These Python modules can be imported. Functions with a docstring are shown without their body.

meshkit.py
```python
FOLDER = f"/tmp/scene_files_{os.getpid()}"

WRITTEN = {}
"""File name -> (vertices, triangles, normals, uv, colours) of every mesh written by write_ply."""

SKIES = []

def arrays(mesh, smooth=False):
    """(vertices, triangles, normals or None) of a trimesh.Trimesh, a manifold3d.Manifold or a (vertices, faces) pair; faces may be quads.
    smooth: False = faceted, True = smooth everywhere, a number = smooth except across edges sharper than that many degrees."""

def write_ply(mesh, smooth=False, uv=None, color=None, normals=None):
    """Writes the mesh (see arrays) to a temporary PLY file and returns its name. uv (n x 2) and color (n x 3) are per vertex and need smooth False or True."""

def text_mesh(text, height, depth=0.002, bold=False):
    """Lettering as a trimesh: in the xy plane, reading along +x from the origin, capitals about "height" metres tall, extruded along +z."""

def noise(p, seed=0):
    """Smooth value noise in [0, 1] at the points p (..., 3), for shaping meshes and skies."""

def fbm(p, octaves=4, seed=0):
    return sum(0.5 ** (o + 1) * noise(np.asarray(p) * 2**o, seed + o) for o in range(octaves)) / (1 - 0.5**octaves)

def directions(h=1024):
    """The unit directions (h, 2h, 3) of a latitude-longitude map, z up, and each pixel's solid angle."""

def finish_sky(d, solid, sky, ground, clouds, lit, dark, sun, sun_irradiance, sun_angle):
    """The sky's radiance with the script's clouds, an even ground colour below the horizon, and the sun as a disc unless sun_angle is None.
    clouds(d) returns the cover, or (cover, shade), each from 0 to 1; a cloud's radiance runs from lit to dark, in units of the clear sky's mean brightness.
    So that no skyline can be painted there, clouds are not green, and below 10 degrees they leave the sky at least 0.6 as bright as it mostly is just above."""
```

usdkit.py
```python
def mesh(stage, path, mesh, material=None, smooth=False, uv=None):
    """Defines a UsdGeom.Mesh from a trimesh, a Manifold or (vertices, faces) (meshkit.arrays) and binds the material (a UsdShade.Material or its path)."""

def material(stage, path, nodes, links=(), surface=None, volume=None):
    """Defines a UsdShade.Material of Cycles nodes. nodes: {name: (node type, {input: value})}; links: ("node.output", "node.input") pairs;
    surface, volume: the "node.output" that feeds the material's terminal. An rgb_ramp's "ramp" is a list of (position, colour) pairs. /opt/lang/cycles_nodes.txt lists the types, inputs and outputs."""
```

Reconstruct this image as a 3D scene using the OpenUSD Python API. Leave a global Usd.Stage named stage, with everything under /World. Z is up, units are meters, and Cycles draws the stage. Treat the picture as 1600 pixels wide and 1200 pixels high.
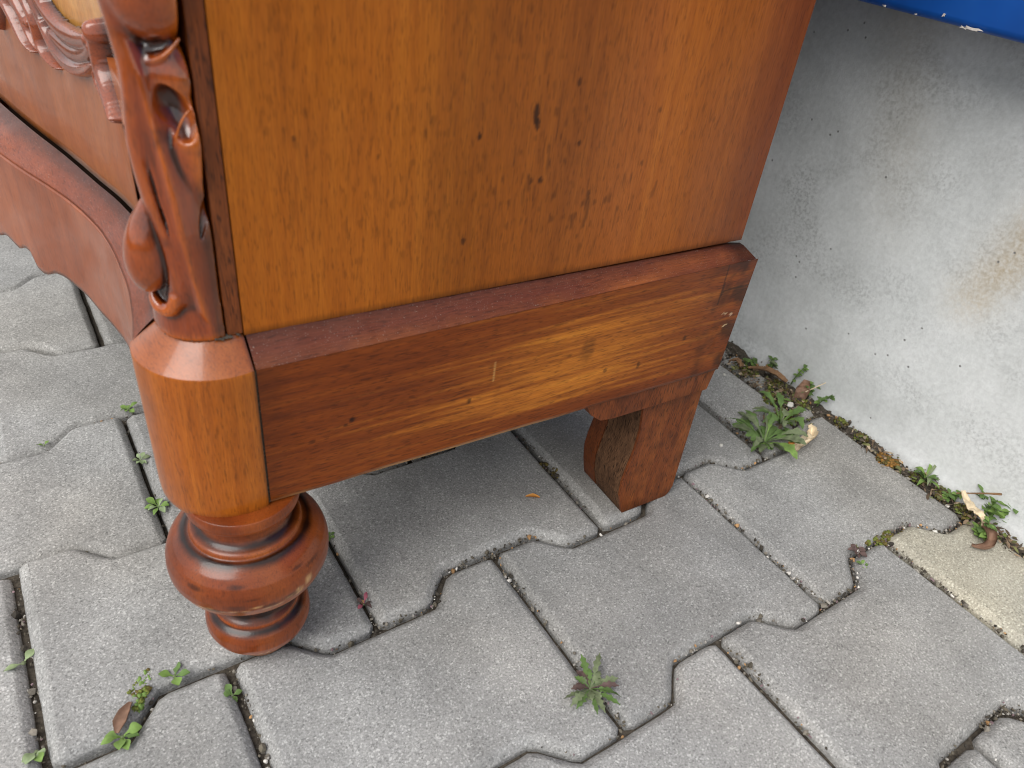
import math, random
import numpy as np, trimesh, manifold3d as m3
from scipy.interpolate import PchipInterpolator, CubicSpline
from scipy import ndimage
from shapely.geometry import Polygon, box as sbox, LineString
from shapely import affinity
import usdkit, meshkit
from pxr import Usd, UsdGeom, UsdLux, UsdShade, Gf, Sdf, Vt

rng = np.random.default_rng(7)
random.seed(7)
stage = Usd.Stage.CreateInMemory()
UsdGeom.SetStageUpAxis(stage, UsdGeom.Tokens.z)
UsdGeom.SetStageMetersPerUnit(stage, 1.0)
UsdGeom.Xform.Define(stage, '/World')
UsdGeom.Scope.Define(stage, '/World/Looks')

# ------------------------------------------------------------------ camera
CAM = np.array([0.06028, -0.86752, 0.44548])
RIGHT = np.array([0.83449757, -0.54031444, 0.10804675])
UP = np.array([0.24801008, 0.54341739, 0.80199036])
FWD = np.array([0.49204146, 0.64246233, -0.58748392])
cam = UsdGeom.Camera.Define(stage, '/World/camera')
M = Gf.Matrix4d(*RIGHT, 0, *UP, 0, *(-FWD), 0, *CAM, 1)
cam.AddTransformOp().Set(M)
cam.CreateHorizontalApertureAttr(8.1)
cam.CreateVerticalApertureAttr(8.1 * 0.75)
cam.CreateFocalLengthAttr(8.1 * 1185.19 / 1600)
cam.CreateClippingRangeAttr(Gf.Vec2f(0.02, 500))
cam.CreateFStopAttr(2.4)
cam.CreateFocusDistanceAttr(0.56)
cam.CreateExposureAttr(0.98)

# ------------------------------------------------------------------ sky, sun
SUN_AZ, SUN_EL = math.radians(-106), math.radians(50)       # azimuth from +y towards +x
sun_dir = np.array([math.sin(SUN_AZ) * math.cos(SUN_EL), math.cos(SUN_AZ) * math.cos(SUN_EL), math.sin(SUN_EL)])
usdkit.material(stage, '/World/Looks/overcast_sky', {
    'sky': ('sky_texture', {'sky_type': 'single_scattering', 'sun_disc': False, 'sun_elevation': SUN_EL, 'sun_rotation': SUN_AZ % (2 * math.pi)}),
    'tc': ('texture_coordinate', {}),
    'n': ('noise_texture', {'scale': 2.2, 'detail': 4.0, 'roughness': 0.55}),
    'ramp': ('rgb_ramp', {'ramp': [(0.3, (5.6, 5.75, 6.0)), (0.7, (7.6, 7.6, 7.6))]}),
    'mix': ('mix_color', {'fac': 0.88, 'use_clamp': False}),
    'bg': ('background_shader', {'strength': 0.095})},
    [('tc.generated', 'n.vector'), ('n.fac', 'ramp.fac'), ('sky.color', 'mix.a'), ('ramp.color', 'mix.b'), ('mix.result', 'bg.color')], surface='bg.background')
dome = UsdLux.DomeLight.Define(stage, '/World/sky')
UsdShade.MaterialBindingAPI.Apply(dome.GetPrim()).Bind(UsdShade.Material.Get(stage, '/World/Looks/overcast_sky'))
dome.GetPrim().SetCustomDataByKey('kind', 'structure')
dome.GetPrim().SetCustomDataByKey('label', 'pale overcast sky above the paved yard')
sun = UsdLux.DistantLight.Define(stage, '/World/sun')
sun.CreateIntensityAttr(0.38); sun.CreateAngleAttr(42.0); sun.CreateNormalizeAttr(True)
sun.CreateColorAttr(Gf.Vec3f(1.0, 0.97, 0.93))
zax = Gf.Vec3d(*sun_dir)
rot = Gf.Rotation(Gf.Vec3d(0, 0, 1), zax)
sun.AddTransformOp().Set(Gf.Matrix4d().SetRotate(rot))

# ------------------------------------------------------------------ helpers
used = {}
def numbered(parent, name):
    k = (parent, name)
    n = used.get(k, 0); used[k] = n + 1
    return name if n == 0 else f'{name}_{n:03d}'
def path_of(parent):
    return '/World' if parent is None else str(parent.GetPath())
def mesh(name, geom, mat, parent=None, smooth=False, tone=None):
    pth = path_of(parent) + '/' + numbered(path_of(parent), name)
    if tone is not None:
        v, f = (np.asarray(geom.vertices), np.asarray(geom.faces)) if hasattr(geom, 'vertices') else geom
        u = usdkit.mesh(stage, pth, (v, f), '/World/Looks/' + mat, smooth=True if smooth else False)
        t = np.asarray(tone, np.float32)
        if t.ndim == 1: t = np.repeat(t[:, None], 3, 1)
        UsdGeom.PrimvarsAPI(u).CreatePrimvar('tone', Sdf.ValueTypeNames.Color3fArray, 'vertex').Set(Vt.Vec3fArray.FromNumpy(t))
        return u.GetPrim()
    return usdkit.mesh(stage, pth, geom, '/World/Looks/' + mat, smooth=smooth).GetPrim()
def tag(p, label=None, cat=None, group=None, kind=None):
    for k, v in (('label', label), ('category', cat), ('group', group), ('kind', kind)):
        if v: p.SetCustomDataByKey(k, v)
    return p
def thing(name, label, cat, loc=(0, 0, 0), rz=0.0, group=None):
    x = UsdGeom.Xform.Define(stage, '/World/' + numbered('/World', name))
    x.AddTranslateOp().Set(Gf.Vec3d(*map(float, loc))); x.AddRotateZOp().Set(math.degrees(rz))
    return tag(x.GetPrim(), label, cat, group)
def prism(poly, h, axis='z', at=0.0):
    """polygon (n,2) extruded: axis z -> (x,y); x -> polygon is (y,z); y -> polygon is (x,z)."""
    pg = poly if isinstance(poly, Polygon) else Polygon(poly)
    m = trimesh.creation.extrude_polygon(pg, h, engine='earcut')
    v = m.vertices.copy()
    if axis == 'x': v = np.c_[v[:, 2] + at, v[:, 0], v[:, 1]]; f = m.faces
    elif axis == 'y': v = np.c_[v[:, 0], v[:, 2] + at, v[:, 1]]; f = m.faces[:, ::-1]
    else: v = v + [0, 0, at]; f = m.faces
    return trimesh.Trimesh(v, f, process=False)
def box(x0, x1, y0, y1, z0, z1, r=0.0):
    if r <= 0:
        return trimesh.creation.box(bounds=[[x0, y0, z0], [x1, y1, z1]])
    pts = np.array([[a, b, c] for a in (x0 + r, x1 - r) for b in (y0 + r, y1 - r) for c in (z0 + r, z1 - r)])
    offs = [np.array(o) * r for o in ((1, 0, 0), (-1, 0, 0), (0, 1, 0), (0, -1, 0), (0, 0, 1), (0, 0, -1))]
    offs += [np.array([a, b, c]) * r * 0.577 for a in (1, -1) for b in (1, -1) for c in (1, -1)]
    offs += [np.array(o) * r * .707 for o in [(a, b, 0) for a in (1, -1) for b in (1, -1)] + [(a, 0, b) for a in (1, -1) for b in (1, -1)] + [(0, a, b) for a in (1, -1) for b in (1, -1)]]
    return trimesh.convex.convex_hull(np.vstack([pts + o for o in offs]))
def grid_mesh(P):
    """P (n, m, 3) -> quad grid as triangles."""
    n, m = P.shape[:2]
    i = np.arange(n * m).reshape(n, m)
    a, b, c, d = i[:-1, :-1].ravel(), i[1:, :-1].ravel(), i[1:, 1:].ravel(), i[:-1, 1:].ravel()
    return P.reshape(-1, 3), np.vstack([np.c_[a, b, c], np.c_[a, c, d]])
def lathe(profile, n=96, cx=0., cy=0.):
    pr = np.asarray(profile, float)
    th = np.linspace(0, 2 * np.pi, n, endpoint=False)
    v = np.stack([cx + pr[:, None, 0] * np.cos(th), cy + pr[:, None, 0] * np.sin(th), np.repeat(pr[:, 1:2], n, 1)], -1)
    k = len(pr); i = np.arange(k * n).reshape(k, n); j = np.roll(i, -1, 1)
    f = np.vstack([np.c_[i[:-1].ravel(), j[:-1].ravel(), j[1:].ravel()], np.c_[i[:-1].ravel(), j[1:].ravel(), i[1:].ravel()]])
    V = v.reshape(-1, 3)
    c0, c1 = len(V), len(V) + 1
    V = np.vstack([V, [cx, cy, pr[0, 1]], [cx, cy, pr[-1, 1]]])
    f = np.vstack([f, np.c_[np.full(n, c0), j[0], i[0]], np.c_[np.full(n, c1), i[-1], j[-1]]])
    return V, f
def surface_nets(F, o, h):
    """Zero surface of the sampled field F (negative inside)."""
    ins = F < 0
    nx, ny, nz = F.shape
    acc = np.zeros((nx - 1, ny - 1, nz - 1, 3), np.float32); cnt = np.zeros((nx - 1, ny - 1, nz - 1), np.float32)
    C = [(a, b, c) for a in (0, 1) for b in (0, 1) for c in (0, 1)]
    sl = lambda q: tuple(slice(q[k], (nx, ny, nz)[k] - 1 + q[k]) for k in range(3))
    for a in C:
        for k in range(3):
            if a[k]: continue
            b = list(a); b[k] = 1
            fa, fb = F[sl(a)], F[sl(b)]
            x = (fa < 0) != (fb < 0)
            t = np.where(x, fa / np.where(x, fa - fb, 1), 0)
            for q in range(3):
                acc[..., q] += np.where(x, a[q] + (t if q == k else 0), 0)
            cnt += x
    act = cnt > 0
    idx = np.full(act.shape, -1); idx[act] = np.arange(act.sum())
    ii = np.argwhere(act)
    V = np.array(o) + h * (ii + acc[act] / cnt[act][:, None])
    faces = []
    for k in range(3):
        s0 = [slice(1, -1)] * 3; s1 = [slice(1, -1)] * 3
        s0[k] = slice(0, F.shape[k] - 1); s1[k] = slice(1, F.shape[k])
        a, b = ins[tuple(s0)], ins[tuple(s1)]
        u, w = [(1, 2), (2, 0), (0, 1)][k]
        for flip, mask in ((False, a & ~b), (True, ~a & b)):
            g = np.argwhere(mask)
            base = g.copy()
            for q in range(3):
                if q != k: base[:, q] += 1
            def cell(du, dw):
                c = base.copy(); c[:, u] -= du; c[:, w] -= dw
                return idx[c[:, 0], c[:, 1], c[:, 2]]
            q4 = np.c_[cell(1, 1), cell(0, 1), cell(0, 0), cell(1, 0)]
            if flip: q4 = q4[:, ::-1]
            faces.append(q4)
    q = np.vstack(faces); q = q[(q >= 0).all(1)]
    return V, np.vstack([q[:, [0, 1, 2]], q[:, [0, 2, 3]]])
def smin(a, b, k):
    h = np.clip(0.5 + 0.5 * (b - a) / k, 0, 1)
    return b + (a - b) * h - k * h * (1 - h)
def fbm(p, o=4, seed=0): return meshkit.fbm(np.asarray(p, float), o, seed)

# ------------------------------------------------------------------ materials
def wood(name, axis, dark, mid, light, rough=0.34, coat=0.25, grain=70., warp=0.9, bump=0.12, fleck=0.55, spec=0.5, streak_scale=9., dust=0.0, bw=0.45):
    """Varnished timber; the grain runs along axis ('x','y','z') of the thing's own space."""
    long = {'x': (0.045, 1, 1), 'y': (1, 0.045, 1), 'z': (1, 1, 0.045)}[axis]
    nodes = {
        'tc': ('texture_coordinate', {}),
        'warpn': ('noise_texture', {'scale': 6.0, 'detail': 2.0}),
        'warp': ('vector_math', {'math_type': 'multiply_add', 'vector2': (0.012 * warp,) * 3}),
        'map': ('mapping', {'mapping_type': 'point', 'scale': long}),
        'broad': ('noise_texture', {'scale': streak_scale, 'detail': 3.0, 'roughness': 0.55}),
        'fig': ('noise_texture', {'scale': grain, 'detail': 6.0, 'roughness': 0.62}),
        'pore': ('noise_texture', {'scale': 1000.0, 'detail': 2.0, 'roughness': 0.5}),
        'mixb': ('math', {'math_type': 'multiply_add', 'value2': 1 - bw, 'value3': 0.0}),
        'sum': ('math', {'math_type': 'multiply_add', 'value2': bw}),
        'ramp': ('rgb_ramp', {'ramp': [(0.28, dark), (0.5, mid), (0.70, light)]}),
        'mapp': ('mapping', {'mapping_type': 'point', 'scale': tuple(0.16 if q < 1 else 1 for q in long)}),
        'hair': ('noise_texture', {'scale': 1900.0, 'detail': 2.0, 'roughness': 0.6}),
        'hairr': ('map_range', {'from_min': 0.32, 'from_max': 0.68, 'to_min': 1 - 0.55 * fleck, 'to_max': 1 + 0.75 * fleck, 'clamp': True}),
        'hairc': ('mix_color', {'blend_type': 'multiply', 'fac': 1.0, 'use_clamp': False}),
        'porer': ('map_range', {'from_min': 0.30, 'from_max': 0.46, 'to_min': 1 - 1.3 * fleck, 'to_max': 1.0, 'clamp': True}),
        'porec': ('mix_color', {'blend_type': 'multiply', 'fac': 1.0}),
        'tone': ('attribute', {'attribute': 'tone'}),
        'tonec': ('mix_color', {'blend_type': 'multiply', 'fac': 1.0, 'use_clamp': False}),
        'rn': ('noise_texture', {'scale': 35.0, 'detail': 4.0}),
        'rr': ('map_range', {'from_min': 0.3, 'from_max': 0.7, 'to_min': rough - 0.08, 'to_max': rough + 0.12, 'clamp': True}),
        'bmp': ('bump', {'strength': bump, 'distance': 0.0006}),
        'p': ('principled_bsdf', {'coat_weight': coat, 'coat_roughness': 0.10, 'specular_ior_level': spec}),
    }
    links = [('tc.object', 'warpn.vector'), ('warpn.color', 'warp.vector1'), ('tc.object', 'warp.vector3'), ('warp.vector', 'map.vector'),
             ('map.vector', 'broad.vector'), ('map.vector', 'fig.vector'), ('warp.vector', 'mapp.vector'), ('mapp.vector', 'pore.vector'), ('map.vector', 'hair.vector'), ('hair.fac', 'hairr.value'), ('hairr.result', 'hairc.b'),
             ('fig.fac', 'mixb.value1'), ('broad.fac', 'sum.value1'), ('mixb.value', 'sum.value3'), ('sum.value', 'ramp.fac'),
             ('pore.fac', 'porer.value'), ('ramp.color', 'porec.a'), ('porer.result', 'porec.b'),
             ('porec.result', 'hairc.a'), ('hairc.result', 'tonec.a'), ('tone.color', 'tonec.b'),
             ('tc.object', 'rn.vector'), ('rn.fac', 'rr.value'), ('rr.result', 'p.roughness'),
             ('pore.fac', 'bmp.height'), ('bmp.normal', 'p.normal')]
    last = 'tonec.result'
    if dust:
        nodes['dn'] = ('noise_texture', {'scale': 1400.0, 'detail': 2.0})
        nodes['dr'] = ('map_range', {'from_min': 0.66, 'from_max': 0.74, 'to_min': 0.0, 'to_max': dust, 'clamp': True})
        nodes['dm'] = ('mix_color', {'b': (0.42, 0.38, 0.33)})
        links += [('tc.object', 'dn.vector'), ('dn.fac', 'dr.value'), ('dr.result', 'dm.fac'), (last, 'dm.a')]
        last = 'dm.result'
    links.append((last, 'p.base_color'))
    usdkit.material(stage, '/World/Looks/' + name, nodes, links, surface='p.BSDF')

wood('wood_side_panel', 'z', (0.1960, 0.0496, 0.0029), (0.2735, 0.0726, 0.0043), (0.3373, 0.0982, 0.0066), grain=150, streak_scale=14, rough=0.38, coat=0.05, fleck=0.24, bw=0.40, warp=0.3, spec=0.22)
wood('wood_plinth', 'x', (0.1092, 0.0220, 0.0033), (0.2127, 0.0500, 0.0044), (0.2932, 0.0830, 0.0077), grain=150, streak_scale=14, rough=0.38, coat=0.05, fleck=0.34, bw=0.35, warp=0.4, spec=0.22)
wood('wood_moulding', 'x', (0.050, 0.0125, 0.0065), (0.100, 0.0245, 0.0120), (0.14, 0.039, 0.018), grain=80, rough=0.48, coat=0.04, fleck=0.3, dust=0.4, spec=0.25)
wood('wood_post', 'z', (0.1890, 0.0446, 0.0036), (0.2835, 0.0715, 0.0054), (0.3591, 0.1022, 0.0090), grain=160, rough=0.30, coat=0.14, fleck=0.26, bw=0.38, warp=0.3, spec=0.28)
wood('wood_shoulder', 'y', (0.15, 0.036, 0.006), (0.25, 0.062, 0.010), (0.32, 0.09, 0.016), grain=80, rough=0.30, coat=0.35, fleck=0.22, warp=0.4, spec=0.4)
wood('wood_turned', 'z', (0.075, 0.014, 0.003), (0.155, 0.030, 0.005), (0.225, 0.053, 0.008), grain=40, rough=0.30, coat=0.22, fleck=0.25, bump=0.15, warp=0.5, spec=0.32)
wood('wood_carved', 'z', (0.1032, 0.0160, 0.0020), (0.2064, 0.0360, 0.0032), (0.2838, 0.0592, 0.0048), grain=45, rough=0.22, coat=0.75, fleck=0.22, bump=0.05, spec=0.40)
wood('wood_front', 'z', (0.1568, 0.0380, 0.0076), (0.2470, 0.0646, 0.0123), (0.3135, 0.0931, 0.0190), grain=80, rough=0.32, coat=0.28, fleck=0.22, spec=0.38)
wood('wood_front_moulding', 'y', (0.055, 0.013, 0.005), (0.13, 0.029, 0.010), (0.20, 0.050, 0.017), grain=80, rough=0.42, coat=0.08, fleck=0.3, dust=0.5, spec=0.3)
wood('wood_front_pale', 'z', (0.33, 0.13, 0.03), (0.50, 0.22, 0.05), (0.68, 0.36, 0.10), grain=70, rough=0.3, coat=0.4, fleck=0.25)
wood('wood_ornament', 'y', (0.075, 0.016, 0.005), (0.145, 0.032, 0.010), (0.21, 0.050, 0.015), grain=50, rough=0.24, coat=0.5, fleck=0.3, spec=0.4)
wood('wood_stile', 'z', (0.070, 0.016, 0.004), (0.125, 0.030, 0.006), (0.175, 0.048, 0.009), grain=90, rough=0.38, coat=0.08, spec=0.28)
wood('wood_leg', 'z', (0.060, 0.013, 0.004), (0.145, 0.036, 0.008), (0.215, 0.064, 0.014), grain=90, rough=0.50, coat=0.03, fleck=0.5, bump=0.35, spec=0.25)
wood('wood_raw', 'z', (0.045, 0.022, 0.011), (0.095, 0.047, 0.024), (0.17, 0.090, 0.045), grain=130, rough=0.85, coat=0.0, fleck=0.6, bump=0.9, spec=0.15)
wood('wood_inside', 'x', (0.03, 0.016, 0.01), (0.06, 0.03, 0.018), (0.09, 0.05, 0.03), grain=60, rough=0.8, coat=0.0, spec=0.2)

def concrete_paver(name, base, warm):
    usdkit.material(stage, '/World/Looks/' + name, {
        'tc': ('texture_coordinate', {}), 'oi': ('object_info', {}), 'g': ('geometry', {}),
        'ofs': ('vector_math', {'math_type': 'add'}),
        'n1': ('noise_texture', {'scale': 720.0, 'detail': 4.0, 'roughness': 0.72}),
        'n2': ('noise_texture', {'scale': 16.0, 'detail': 4.0, 'roughness': 0.6}),
        'n3': ('voronoi_texture', {'scale': 950.0, 'randomness': 1.0}),
        'r1': ('rgb_ramp', {'ramp': [(0.30, tuple(np.array(base) * 0.48)), (0.45, tuple(np.array(base) * 0.92)), (0.57, tuple(np.array(base) * 1.08)), (0.72, tuple(np.minimum(np.array(base) * 1.7, .9)))]}),
        'r2': ('map_range', {'from_min': 0.25, 'from_max': 0.75, 'to_min': 0.74, 'to_max': 1.20}),
        'sp': ('map_range', {'from_min': 0.86, 'from_max': 0.99, 'to_min': 0.0, 'to_max': 0.42, 'clamp': True}),
        'sepc': ('separate_color', {}),
        'mixs': ('mix_color', {'b': tuple(np.minimum(np.array(base) * 2.4, .85))}),
        'spd': ('map_range', {'from_min': 0.09, 'from_max': 0.03, 'to_min': 0.0, 'to_max': 0.5, 'clamp': True}),
        'mixd': ('mix_color', {'b': tuple(np.array(base) * 0.35)}),
        'rv': ('map_range', {'from_min': 0.0, 'from_max': 1.0, 'to_min': 0.84, 'to_max': 1.12}),
        'mul': ('mix_color', {'blend_type': 'multiply', 'fac': 1.0, 'use_clamp': False}),
        'comb': ('math', {'math_type': 'multiply'}),
        'tint': ('mix_color', {'blend_type': 'multiply', 'fac': 0.0, 'b': warm}),
        'tf': ('map_range', {'from_min': 0.42, 'from_max': 0.65, 'to_min': 0.0, 'to_max': 1.0, 'clamp': True}),
        'n4': ('noise_texture', {'scale': 5.0, 'detail': 2.0}),
        'b': ('bump', {'strength': 0.5, 'distance': 0.0012}),
        'p': ('principled_bsdf', {'roughness': 0.88, 'specular_ior_level': 0.3})},
        [('g.position', 'ofs.vector1'), ('ofs.vector', 'n1.vector'), ('ofs.vector', 'n2.vector'), ('ofs.vector', 'n3.vector'), ('g.position', 'n4.vector'),
         ('n1.fac', 'r1.fac'), ('n2.fac', 'r2.value'), ('n3.color', 'sepc.color'), ('sepc.r', 'sp.value'), ('r1.color', 'mixs.a'), ('sp.result', 'mixs.fac'),
         ('sepc.r', 'spd.value'), ('spd.result', 'mixd.fac'), ('mixs.result', 'mixd.a'),
         ('oi.random', 'rv.value'), ('rv.result', 'comb.value1'), ('r2.result', 'comb.value2'), ('mixd.result', 'mul.a'), ('comb.value', 'mul.b'),
         ('n4.fac', 'tf.value'), ('tf.result', 'tint.fac'), ('mul.result', 'tint.a'), ('tint.result', 'p.base_color'),
         ('n1.fac', 'b.height'), ('b.normal', 'p.normal')], surface='p.BSDF')
concrete_paver('paver_grey', (0.298, 0.295, 0.284), (1.0, 0.975, 0.94))
concrete_paver('paver_beige', (0.385, 0.365, 0.305), (1.0, 0.96, 0.88))

usdkit.material(stage, '/World/Looks/concrete_wall', {
    'g': ('geometry', {}),
    'n1': ('noise_texture', {'scale': 9.0, 'detail': 6.0, 'roughness': 0.62}),
    'n2': ('noise_texture', {'scale': 190.0, 'detail': 6.0, 'roughness': 0.75}),
    'n3': ('noise_texture', {'scale': 330.0, 'detail': 5.0, 'roughness': 0.65}),
    'v': ('voronoi_texture', {'scale': 95.0}),
    'vs': ('separate_color', {}), 'vr': ('math', {'math_type': 'greater_than', 'value2': 0.96}),
    'vd': ('map_range', {'from_min': 0.13, 'from_max': 0.05, 'to_min': 0.0, 'to_max': 1.0, 'clamp': True}),
    'vm': ('math', {'math_type': 'multiply'}),
    'r1': ('rgb_ramp', {'ramp': [(0.28, (0.48, 0.493, 0.483)), (0.5, (0.60, 0.615, 0.606)), (0.74, (0.69, 0.70, 0.695))]}),
    'r2': ('map_range', {'from_min': 0.3, 'from_max': 0.7, 'to_min': 0.86, 'to_max': 1.09}),
    'sm': ('map_range', {'from_min': 0.46, 'from_max': 0.62, 'to_min': 0.06, 'to_max': 0.62, 'clamp': True}),
    'mul': ('mix_color', {'blend_type': 'multiply', 'fac': 1.0, 'use_clamp': False}),
    'stain': ('mix_color', {'b': (0.44, 0.34, 0.20)}),
    'smear': ('mix_color', {'b': (0.24, 0.245, 0.24)}),
    'pore': ('mix_color', {'b': (0.19, 0.19, 0.18)}),
    'tone': ('attribute', {'attribute': 'tone'}), 'ts': ('separate_color', {}),
    'sf': ('math', {'math_type': 'multiply'}), 'sn': ('map_range', {'from_min': 0.3, 'from_max': 0.65, 'to_min': 0.25, 'to_max': 1.0, 'clamp': True}),
    'gf': ('math', {'math_type': 'multiply'}),
    'hb': ('math', {'math_type': 'multiply_add', 'value2': -1.5}),
    'b': ('bump', {'strength': 0.35, 'distance': 0.0015}),
    'p': ('principled_bsdf', {'roughness': 0.82, 'specular_ior_level': 0.3})},
    [('g.position', 'n1.vector'), ('g.position', 'n2.vector'), ('g.position', 'n3.vector'), ('g.position', 'v.vector'),
     ('n1.fac', 'r1.fac'), ('n2.fac', 'r2.value'), ('r1.color', 'mul.a'), ('r2.result', 'mul.b'),
     ('tone.color', 'ts.color'), ('n3.fac', 'sn.value'), ('ts.r', 'sf.value1'), ('sn.result', 'sf.value2'), ('mul.result', 'stain.a'), ('sf.value', 'stain.fac'),
     ('n3.fac', 'sm.value'), ('sm.result', 'gf.value1'), ('ts.g', 'gf.value2'), ('gf.value', 'smear.fac'), ('stain.result', 'smear.a'),
     ('v.color', 'vs.color'), ('vs.r', 'vr.value1'), ('v.distance', 'vd.value'), ('vr.value', 'vm.value1'), ('vd.result', 'vm.value2'),
     ('vm.value', 'pore.fac'), ('smear.result', 'pore.a'), ('pore.result', 'p.base_color'),
     ('vm.value', 'hb.value1'), ('n2.fac', 'hb.value3'), ('hb.value', 'b.height'), ('b.normal', 'p.normal')], surface='p.BSDF')

usdkit.material(stage, '/World/Looks/blue_paint', {
    'g': ('geometry', {}),
    'n': ('noise_texture', {'scale': 14.0, 'detail': 5.0}), 'm': ('mapping', {'scale': (1, 4, 1)}),
    'n2': ('noise_texture', {'scale': 160.0, 'detail': 4.0, 'roughness': 0.7}),
    'r': ('rgb_ramp', {'ramp': [(0.3, (0.002, 0.045, 0.22)), (0.6, (0.003, 0.066, 0.31)), (0.8, (0.010, 0.085, 0.34))]}),
    's': ('map_range', {'from_min': 0.70, 'from_max': 0.76, 'to_min': 0.0, 'to_max': 0.7, 'clamp': True}),
    'mx': ('mix_color', {'b': (0.25, 0.32, 0.5)}),
    'b': ('bump', {'strength': 0.12, 'distance': 0.002}),
    'p': ('principled_bsdf', {'roughness': 0.45})},
    [('g.position', 'n.vector'), ('g.position', 'm.vector'), ('m.vector', 'n2.vector'), ('n.fac', 'r.fac'), ('n2.fac', 's.value'), ('s.result', 'mx.fac'), ('r.color', 'mx.a'), ('mx.result', 'p.base_color'), ('n.fac', 'b.height'), ('b.normal', 'p.normal')], surface='p.BSDF')

def simple(name, color, rough=0.8, noise=200., amp=0.35, bump=0.0, translucent=0.0, spec=0.3):
    c = np.array(color)
    nodes = {'g': ('geometry', {}), 'n': ('noise_texture', {'scale': noise, 'detail': 4.0, 'roughness': 0.6}),
             'r': ('rgb_ramp', {'ramp': [(0.3, tuple(c * (1 - amp))), (0.5, tuple(c)), (0.7, tuple(np.minimum(c * (1 + amp), .95)))]}),
             'b': ('bump', {'strength': bump, 'distance': 0.001}),
             'p': ('principled_bsdf', {'roughness': rough, 'specular_ior_level': spec})}
    links = [('g.position', 'n.vector'), ('n.fac', 'r.fac'), ('r.color', 'p.base_color'), ('n.fac', 'b.height'), ('b.normal', 'p.normal')]
    out = 'p.BSDF'
    if translucent:
        nodes['t'] = ('translucent_bsdf', {}); nodes['m'] = ('mix_closure', {'fac': translucent})
        links += [('r.color', 't.color'), ('p.BSDF', 'm.closure1'), ('t.BSDF', 'm.closure2')]; out = 'm.closure'
    usdkit.material(stage, '/World/Looks/' + name, nodes, links, surface=out)
simple('soil', (0.066, 0.055, 0.042), 0.95, 420, 0.6, 0.8)
simple('far_ground', (0.17, 0.165, 0.16), 0.95, 60, 0.3, 0.4)
simple('chipped_primer', (0.55, 0.50, 0.45), 0.8, 300, 0.3)
simple('leaf_green', (0.125, 0.205, 0.060), 0.62, 160, 0.3, 0.1, 0.25)
simple('leaf_bright', (0.19, 0.30, 0.075), 0.6, 160, 0.3, 0.1, 0.25)
simple('leaf_grey_green', (0.165, 0.20, 0.105), 0.65, 200, 0.35, 0.1, 0.2)
simple('leaf_purple', (0.13, 0.085, 0.075), 0.55, 200, 0.4, 0.1, 0.2)
simple('leaf_pale', (0.30, 0.38, 0.20), 0.55, 200, 0.25, 0.1, 0.25)
simple('leaf_pink', (0.36, 0.10, 0.13), 0.5, 200, 0.3, 0.1, 0.2)
simple('moss', (0.13, 0.15, 0.03), 0.9, 600, 0.6, 0.5)
simple('moss_brown', (0.11, 0.085, 0.025), 0.9, 600, 0.6, 0.5)
simple('dry_leaf', (0.20, 0.115, 0.075), 0.6, 120, 0.4, 0.3, 0.1)
simple('dry_stick', (0.20, 0.115, 0.06), 0.8, 150, 0.4, 0.4)
simple('cream_leaf', (0.70, 0.58, 0.40), 0.6, 120, 0.3, 0.2, 0.1)
simple('rust_leaf', (0.26, 0.13, 0.03), 0.7, 200, 0.5, 0.3, 0.1)
simple('orange_chip', (0.62, 0.27, 0.06), 0.6, 100, 0.2)
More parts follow.
